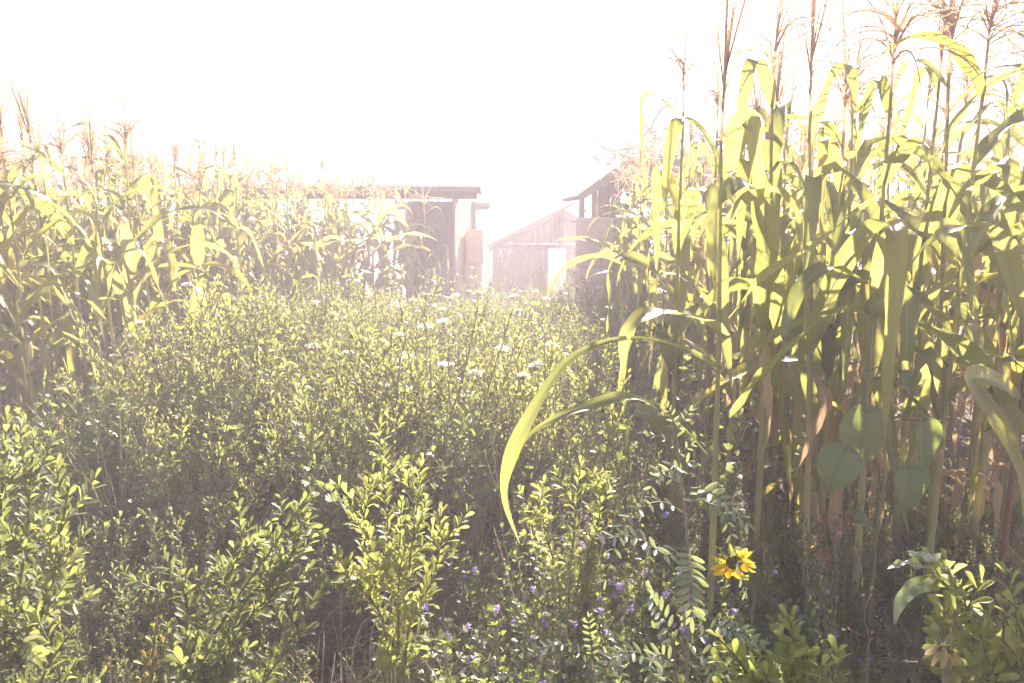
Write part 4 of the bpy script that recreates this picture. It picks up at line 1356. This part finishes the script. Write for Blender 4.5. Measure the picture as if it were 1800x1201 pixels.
pinnate_plant("small feathery weed at the bottom left of the purple alfalfa patch",
    [at(1045, 1250, 1.2), at(1040, 1180, 1.2), at(1042, 1120, 1.2)],
    [([at(1042, 1190, 1.2), at(1010, 1140, 1.18), at(970, 1135, 1.16), at(940, 1145, 1.15)], 8, (0, -.4, 1), .8),
     ([at(1042, 1160, 1.2), at(1038, 1120, 1.18), at(1034, 1085, 1.17)], 7, (0, -1, .5), .7),
     ([at(1042, 1180, 1.2), at(1070, 1150, 1.18), at(1092, 1180, 1.16), at(1100, 1210, 1.15)], 7, (.3, -.8, .8), .8)], 8, ll=.022)

# ------------------------------------------------------------------ sunflowers
def petal_geo(seed):
    rr = np.random.default_rng(seed)
    t = np.linspace(0, 1, 9)
    P = np.stack([t, .06 * np.sin(t * 3) * rr.uniform(-1, 1), -.18 * t ** 2 * rr.uniform(.3, 1.6)], 1)
    hw = .19 * np.sin(np.clip(t * .86 + .12, 0, 1) * math.pi) ** .7 + .004
    return ribbon(P, hw, np.tile([[0, rr.uniform(-.3, .3), 1.0]], (9, 1)), fold=.25, nx=4)
PETAL = [petal_geo(k).mesh("petal", M['petal']) for k in range(5)]
PETALD = [petal_geo(k).mesh("petal_dried", M['petal_dry']) for k in range(5)]
SEPAL = petal_geo(9).mesh("sepal", M['alfalfa'])
def sunflower(label, c, face, stem, rp, n, meshes, droop, seed, disc_r=.017):
    r = np.random.default_rng(seed)
    b = Vector(stem[0])
    root = empty("sunflower", (b.x, b.y, 0))
    org = np.array(root.location)
    g = Geo(); tube(g, bez([Vector((b.x, b.y, 0))] + stem + [c], 24) - org, np.linspace(.0045, .0028, 24), 6)
    obj("stem", g.mesh("stem", M['twig_g']), root)
    F = nrm(np.array(face)); e1 = nrm(np.cross(F, [0, 0.2, 1])); e2 = np.cross(F, e1)
    C = np.array(c) - org
    g = Geo()
    for i in range(7):
        pass
    V, T = [], []
    for i in range(6):
        q = disc_r * math.cos(i / 5 * math.pi / 2 * .96)
        z = disc_r * .55 * math.sin(i / 5 * math.pi / 2)
        for j in range(14):
            a_ = j / 14 * 6.283
            V.append(C + e1 * q * math.cos(a_) + e2 * q * math.sin(a_) + F * (z + .0012 * math.sin(7 * j + 5 * i)))
    for i in range(5):
        for j in range(14):
            a_, b_ = i * 14 + j, i * 14 + (j + 1) % 14
            T += [(a_, b_, b_ + 14), (a_, b_ + 14, a_ + 14)]
    g.add(V, T); obj("disc", g.mesh("disc", M['disc']), root)
    for i in range(n):
        a_ = i / n * 6.283 + r.normal(0, .08)
        rad = e1 * math.cos(a_) + e2 * math.sin(a_)
        lay = (i % 2) * .003
        top_ = rad[2] > .45
        if top_ and r.random() < .45: continue
        d = nrm(rad + F * (-droop * r.uniform(.6, 1.4)) + np.array([0, 0, -.6]) + r.normal(0, .15, 3))
        obj("petal", meshes[int(r.integers(0, 5))], root, frame_to(d, F, C + rad * disc_r * .8 - F * lay, rp * r.uniform(.8, 1.15) * (.65 if top_ else 1), r.normal(0, .5)))
    for i in range(9):
        a_ = i / 9 * 6.283 + .2
        rad = e1 * math.cos(a_) + e2 * math.sin(a_)
        obj("sepal", SEPAL, root, frame_to(nrm(rad - F * .25), F, C + rad * disc_r * .4 - F * .006, rp * .55))
    tag(root, label, "sunflower")
    return root
YF = 1.42
sunflower("bright yellow sunflower hanging its head to the lower right of centre", at(1290, 988, YF), (-.12, -.93, -.22),
          [at(1318, 1150, YF + .06), at(1325, 1040, YF + .05), at(1312, 972, YF + .03)], .043, 21, PETAL, .22, 3)
sunflower("withered dull yellow flower head near the bottom right corner", at(1658, 1140, .86), (-.1, -.2, -.97),
          [at(1650, 1290, .9), at(1668, 1180, .89), at(1668, 1130, .88)], .023, 12, PETALD, -.9, 4, disc_r=.012)

# ------------------------------------------------------------------ alfalfa with purple flowers
def alfalfa_geos(seed):
    r = np.random.default_rng(seed)
    sg, lg = Geo(), Geo()
    heads = []
    lt = LT0
    for i in range(9):
        a_ = r.uniform(0, 6.28); ln = r.uniform(.1, .7)
        st = curve_from((0, 0, 0), (math.cos(a_) * ln, math.sin(a_) * ln, 1), r.uniform(.42, .62), 9, r, .3, .2)
        tube(sg, st, np.linspace(.0022, .0009, 10), 3, cap=False, rnd=r.random())
        stems = [st]
        for k in range(4):
            i0 = int(r.integers(4, 9))
            tw = curve_from(st[i0], nrm(nrm(st[i0 + 1] - st[i0]) + r.normal(0, .45, 3)), r.uniform(.08, .18), 4, r, .4, .1)
            tube(sg, tw, np.linspace(.0013, .0007, 5), 3, cap=False); stems.append(tw)
        for q in stems:
            P_, D_, U_, S_ = sprig_leaves(q, r, .028, .012, .02, .2, spread=1.0)
            base = P_ + D_ * .012
            for off in (-.7, 0, .7):
                side = nrm(np.cross(U_, D_))
                scatter_leaves(lg, base, nrm(D_ + side * off), U_, S_, tmpl=lt, r=r)
            if r.random() < .5:
                heads.append((q[-1], nrm(q[-1] - q[-2])))
    hd = []
    return sg.mesh("alfalfa_stem", M['twig_g']), lg.mesh("alfalfa_foliage", M['alfalfa']), heads
def purple_head(seed):
    r = np.random.default_rng(seed)
    g = Geo(); n = 26
    lt = (np.array([(0, 0, 0), (.6, .28, .1), (1, .1, .15), (1, -.1, .15), (.6, -.28, .1)]), np.array([(0, 1, 2), (0, 2, 3), (0, 3, 4)]), np.zeros((5, 3)))
    t = r.random(n)
    d = nrm(np.stack([r.normal(size=n), r.normal(size=n), .5 + .2 * r.normal(size=n)], 1))
    scatter_leaves(g, np.stack([0 * t, 0 * t, t * .02], 1), d, r.normal(size=(n, 3)), r.uniform(.008, .012, n), tmpl=lt, r=r)
    return g.mesh("flower_head", M['purple'])
PUR = [purple_head(80 + k) for k in range(3)]
ALF = [alfalfa_geos(1400 + k) for k in range(6)]
r = np.random.default_rng(55)
for i in range(58):
    yy = r.uniform(1.25, 2.3); px = r.uniform(640, 1480)
    if px < 830 and yy > 1.5: px += 300
    p = at(px, 900, yy)
    s = r.uniform(.85, 1.2) * (1.0 if px > 850 else .7)
    k = int(r.integers(0, 6))
    o = empty("alfalfa_plant", (p.x, yy, 0), r.uniform(0, 6.28)); o.scale = (s, s, s)
    if px < 850:
        tag(o, "low alfalfa plant among the dry straw at the bottom", "alfalfa", "alfalfa by the straw")
    elif px < 1150:
        tag(o, "purple-flowered alfalfa plant left of the feathery weed", "alfalfa", "alfalfa left of the feathery weed")
    else:
        tag(o, "purple-flowered alfalfa plant below and around the yellow sunflower", "alfalfa", "alfalfa around the sunflower")
    obj("stem", ALF[k][0], o, Matrix.Identity(4))
    tag(obj("foliage", ALF[k][1], o, Matrix.Identity(4)), kind="stuff")
    for hp, hd in ALF[k][2]:
        if r.random() < .28:
            z = Vector(hd); q = z.to_track_quat('Z', 'Y').to_matrix().to_4x4()
            obj("flower_head", PUR[int(r.integers(0, 3))], o, Matrix.Translation(Vector(hp)) @ q @ Matrix.Scale(.85, 4))

# taller fine-leaved weeds, dead stems and grass tufts mixed into the field
r = np.random.default_rng(91)
SPANS = ((2.6, 4.2, "front"), (4.2, 6.2, "middle"), (6.2, 9.0, "back"))
for i in range(48):
    lo_, hi_, nm = SPANS[i % 3]
    yy = r.uniform(lo_, hi_); xx = r.uniform(-2.1, .9)
    s = r.uniform(1.6, 2.15); k = int(r.integers(0, 6))
    o = empty("tall_weed", (xx, yy, 0), r.uniform(0, 6.28)); o.scale = (s, s, s)
    tag(o, "loose fine-leaved weed among the shrubs in the %s of the field" % nm, "weed", "fine-leaved weeds in the %s of the field" % nm)
    obj("stem", ALF[k][0], o, Matrix.Identity(4))
    tag(obj("foliage", ALF[k][1], o, Matrix.Identity(4)), kind="stuff")
def dead_geo(seed):
    r = np.random.default_rng(seed)
    g = Geo()
    st = curve_from((0, 0, 0), (r.normal(0, .12), r.normal(0, .12), 1), 1.15, 12, r, .1, .1)
    tube(g, st, np.linspace(.004, .0012, 13), 4, cap=False)
    for k in range(9):
        i0 = int(r.integers(5, 12))
        tw = curve_from(st[i0], nrm(nrm(st[i0 + 1] - st[i0]) + r.normal(0, .5, 3)), r.uniform(.1, .3), 5, r, .3, .15)
        tube(g, tw, np.linspace(.0018, .0007, 6), 3, cap=False)
        P_, D_, U_, S_ = sprig_leaves(tw, r, .03, .010, .02, .6, spread=.8)
        scatter_leaves(g, P_, D_, U_, S_, r=r)
    return g.mesh("dead_stem", M['straw'])
DEAD = [dead_geo(70 + k) for k in range(5)]
for i in range(30):
    lo_, hi_, nm = SPANS[i % 3]
    yy = r.uniform(lo_, hi_); xx = r.uniform(-2.1, .9)
    o = obj("dead_stem", DEAD[i % 5]); o.location = (xx, yy, 0)
    s = r.uniform(.85, 1.12); o.scale = (s, s, s); o.rotation_euler = (r.normal(0, .08), r.normal(0, .08), r.uniform(0, 6.28))
    tag(o, "dry branching brown stem sticking up in the %s of the field" % nm, "dead stem", "dead stems in the %s of the field" % nm)
def tuft_geo(seed):
    r = np.random.default_rng(seed)
    out = Geo()
    for k in range(46):
        a_ = r.uniform(0, 6.28); L = r.uniform(.5, 1.0); ln = r.uniform(.08, .5)
        t = np.linspace(0, 1, 8)
        d0 = np.array([math.cos(a_), math.sin(a_), 0])
        P = np.stack([d0[0] * (t * ln * .5 + t ** 2.5 * ln * .7) * L, d0[1] * (t * ln * .5 + t ** 2.5 * ln * .7) * L, (t - ln * .45 * t ** 3) * L], 1) + r.normal(0, .015, 3) * [1, 1, 0]
        b = ribbon(P, .0035 * (1 - t ** 2) + .0005, np.tile(-d0 + [0, 0, .4], (8, 1)), fold=.3, nx=2, rnd=r.random())
        V_, T_, A_, _ = b.arrays(); out.add(V_, T_, A_)
    return out
TUFT = [tuft_geo(30 + k).mesh("grass_tuft", M['maize'] if k % 2 else M['straw']) for k in range(4)]
for i in range(26):
    lo_, hi_, nm = SPANS[i % 3]
    yy = r.uniform(lo_ + .2, hi_); xx = r.uniform(-1.9, .95)
    o = obj("grass_tuft", TUFT[i % 4]); o.location = (xx, yy, 0)
    s = r.uniform(.8, 1.15); o.scale = (s, s, s); o.rotation_euler = (0, 0, r.uniform(0, 6.28))
    tag(o, "%s grass tuft among the shrubs in the %s of the field" % ("green" if i % 2 else "dry", nm), "grass", "%s grass tufts in the %s of the field" % ("green" if i % 2 else "dry", nm))

# ------------------------------------------------------------------ rust-coloured flower spikes, dry grass, straw
def rusty(px, py, Y, s, label):
    p = at(px, py, Y)
    o = empty("rust_flower", (p.x, p.y, 0))
    g = Geo(); tube(g, bez([(0, 0, 0), (.01, 0, p.z * .5), (0, 0, p.z)], 10), .0015, 4)
    obj("stem", g.mesh("stem", M['twig_g']), o)
    g = Geo(); n = 60
    t = r.random(n)
    pos = np.stack([r.normal(0, .006, n), r.normal(0, .006, n), p.z - .045 * s + .05 * s * t], 1)
    scatter_leaves(g, pos, nrm(r.normal(0, 1, (n, 3)) + [0, 0, .6]), r.normal(0, 1, (n, 3)), r.uniform(.006, .011, n) * s, r=r)
    obj("flower_spike", g.mesh("flower_spike", M['redfl']), o)
    tag(o, label, "flower", "rust flowers under the maize")
for px, py in ((1446, 900), (1468, 920), (1475, 905), (1421, 938), (1444, 945), (1455, 968), (1490, 905)):
    rusty(px, py, 1.85, 1.2, "rust-coloured flower spike in the shade under the right maize")

def grass_stalk(label, pts, sides, seed, mat='straw'):
    r = np.random.default_rng(seed)
    b = Vector(pts[0])
    o = empty("grass_stalk", (b.x, b.y, 0)); org = np.array(o.location)
    g = Geo()
    P = bez([Vector((b.x, b.y, 0))] + list(pts), 24) - org
    tube(g, P, np.linspace(.0019, .0008, 24), 4)
    obj("stem", g.mesh("stem", M[mat]), o)
    for q in [P[12:]] + [bez(s_, 10) - org for s_ in sides]:
        g = Geo()
        if len(q) == 10: tube(g, q, np.linspace(.001, .0006, 10), 3)
        P_, D_, U_, S_ = sprig_leaves(q, r, .012, .008, .014, .45, spread=.25)
        scatter_leaves(g, P_, D_, U_, S_, r=r)
        obj("seed_spray", g.mesh("seed_spray", M[mat]), o)
    tag(o, label, "grass")
grass_stalk("dry branching grass stalk standing left of the bottom right shrub",
            [at(1523, 1210, 1.15), at(1520, 1090, 1.15), at(1514, 992, 1.15)],
            [[at(1521, 1120, 1.15), at(1495, 1108, 1.14), at(1460, 1096, 1.13)], [at(1522, 1070, 1.15), at(1528, 1050, 1.15), at(1533, 1035, 1.15)],
             [at(1526, 1168, 1.15), at(1560, 1162, 1.14), at(1612, 1164, 1.13)], [at(1524, 1150, 1.15), at(1530, 1120, 1.14), at(1535, 1105, 1.14)]], 3)
grass_stalk("thin curved dry stalk in the dark lower left shrubs", [at(195, 1210, 1.35), at(215, 1120, 1.35), at(228, 1060, 1.35), at(222, 1030, 1.35)], [], 4)
for i, (px, py, tx, ty) in enumerate(((560, 1130, 745, 990), (620, 1150, 760, 1000), (600, 1060, 690, 985), (500, 1010, 600, 990), (650, 1150, 700, 1040))):
    a_, b_ = at(px, py, 1.62), at(tx, ty, 1.6)
    grass_stalk(["longest", "rightmost", "short upright", "leftmost, nearly level", "steep lower"][i] + " pale dry grass stalk leaning over the bare straw", [a_, (a_ + b_) / 2 + Vector((0, 0, .02)), b_], [], 10 + i)
# dry brown plant
p = at(990, 850, 1.9)
o = empty("withered_weed", (p.x, p.y, 0))
sg, lg = Geo(), Geo()
for i in range(14):
    a_ = r.uniform(0, 6.28)
    st = curve_from((0, 0, 0), (math.cos(a_) * .12, math.sin(a_) * .12, 1), p.z * r.uniform(.9, 1.08), 9, r, .2, .12)
    tube(sg, st, np.linspace(.002, .0008, 10), 3, cap=False)
    P_, D_, U_, S_ = sprig_leaves(st, r, .010, .008, .016, .7, spread=.8)
    scatter_leaves(lg, P_, D_, U_, S_, r=r)
obj("stem", sg.mesh("stem", M['straw']), o)
tag(obj("foliage", lg.mesh("foliage", M['straw']), o), kind="stuff")
tag(o, "withered brown weed in the shade right of the hanging maize leaf", "weed")

# loose straw on the ground
g = Geo(); n = 4200
pos = np.stack([r.uniform(-1.9, 1.9, n), r.uniform(1.0, 3.4, n), r.uniform(.01, .10, n)], 1)
near = r.random(n) < .4
pos[near, 0] = r.normal(-.35, .3, near.sum()); pos[near, 1] = r.normal(1.75, .25, near.sum()); pos[near, 2] = r.uniform(.02, .34, near.sum())
d_ = nrm(np.stack([r.normal(0, 1, n), r.normal(0, 1, n), r.normal(.1, .35, n)], 1))
tm = []
for (xx, ww, zz) in ((0, .008, 0), (.33, .010, .05), (.66, .009, .06), (1, .003, 0)):
    tm += [(xx, ww, zz), (xx, -ww, zz)]
tmT = [t for i in range(3) for t in ((2 * i, 2 * i + 1, 2 * i + 3), (2 * i, 2 * i + 3, 2 * i + 2))]
scatter_leaves(g, pos, d_, r.normal(0, .4, (n, 3)) + [0, 0, 1], r.uniform(.06, .24, n), tmpl=(np.array(tm), np.array(tmT), np.zeros((8, 3))), r=r)
tag(obj("loose_straw", g.mesh("loose_straw", M['straw'])), "tangled dry straw lying on the soil among the weeds", "straw", kind="stuff")
# ground cover of small leaves
g = Geo(); n = 26000
yy = 1.0 + 9 * r.random(n) ** 1.6
pos = np.stack([(r.random(n) * 1.7 - .85) * (yy + .4), yy, r.random(n) ** 1.5 * .28], 1)
d_ = nrm(np.stack([r.normal(0, 1, n), r.normal(0, 1, n), r.uniform(.1, 1.2, n)], 1))
scatter_leaves(g, pos, d_, nrm(r.normal(0, .5, (n, 3)) + [0, 0, 1]), r.uniform(.025, .055, n), r=r)
tag(obj("ground_cover", g.mesh("ground_cover", M['shrub'])), "low leafy ground cover under the weeds", "ground cover", kind="stuff")

# ------------------------------------------------------------------ haze: back-lit air, made denser and pinker to imitate lens veiling glare
hm = bpy.data.materials.new("haze")
hm.use_nodes = True
hn = hm.node_tree.nodes
for nn in list(hn):
    if nn.type != 'OUTPUT_MATERIAL': hn.remove(nn)
pv = hn.new("ShaderNodeVolumePrincipled")
pv.inputs["Color"].default_value = (1.0, .865, .95, 1)
pv.inputs["Density"].default_value = HAZE_DENSITY
pv.inputs["Anisotropy"].default_value = HAZE_G
hm.node_tree.links.new(pv.outputs["Volume"], [x for x in hn if x.type == 'OUTPUT_MATERIAL'][0].inputs["Volume"])
g = Geo()
box(g, (0, 150, 2.2), (640, 400, 6.8))
tag(obj("haze", g.mesh("haze", hm, smooth=False)), kind="stuff")
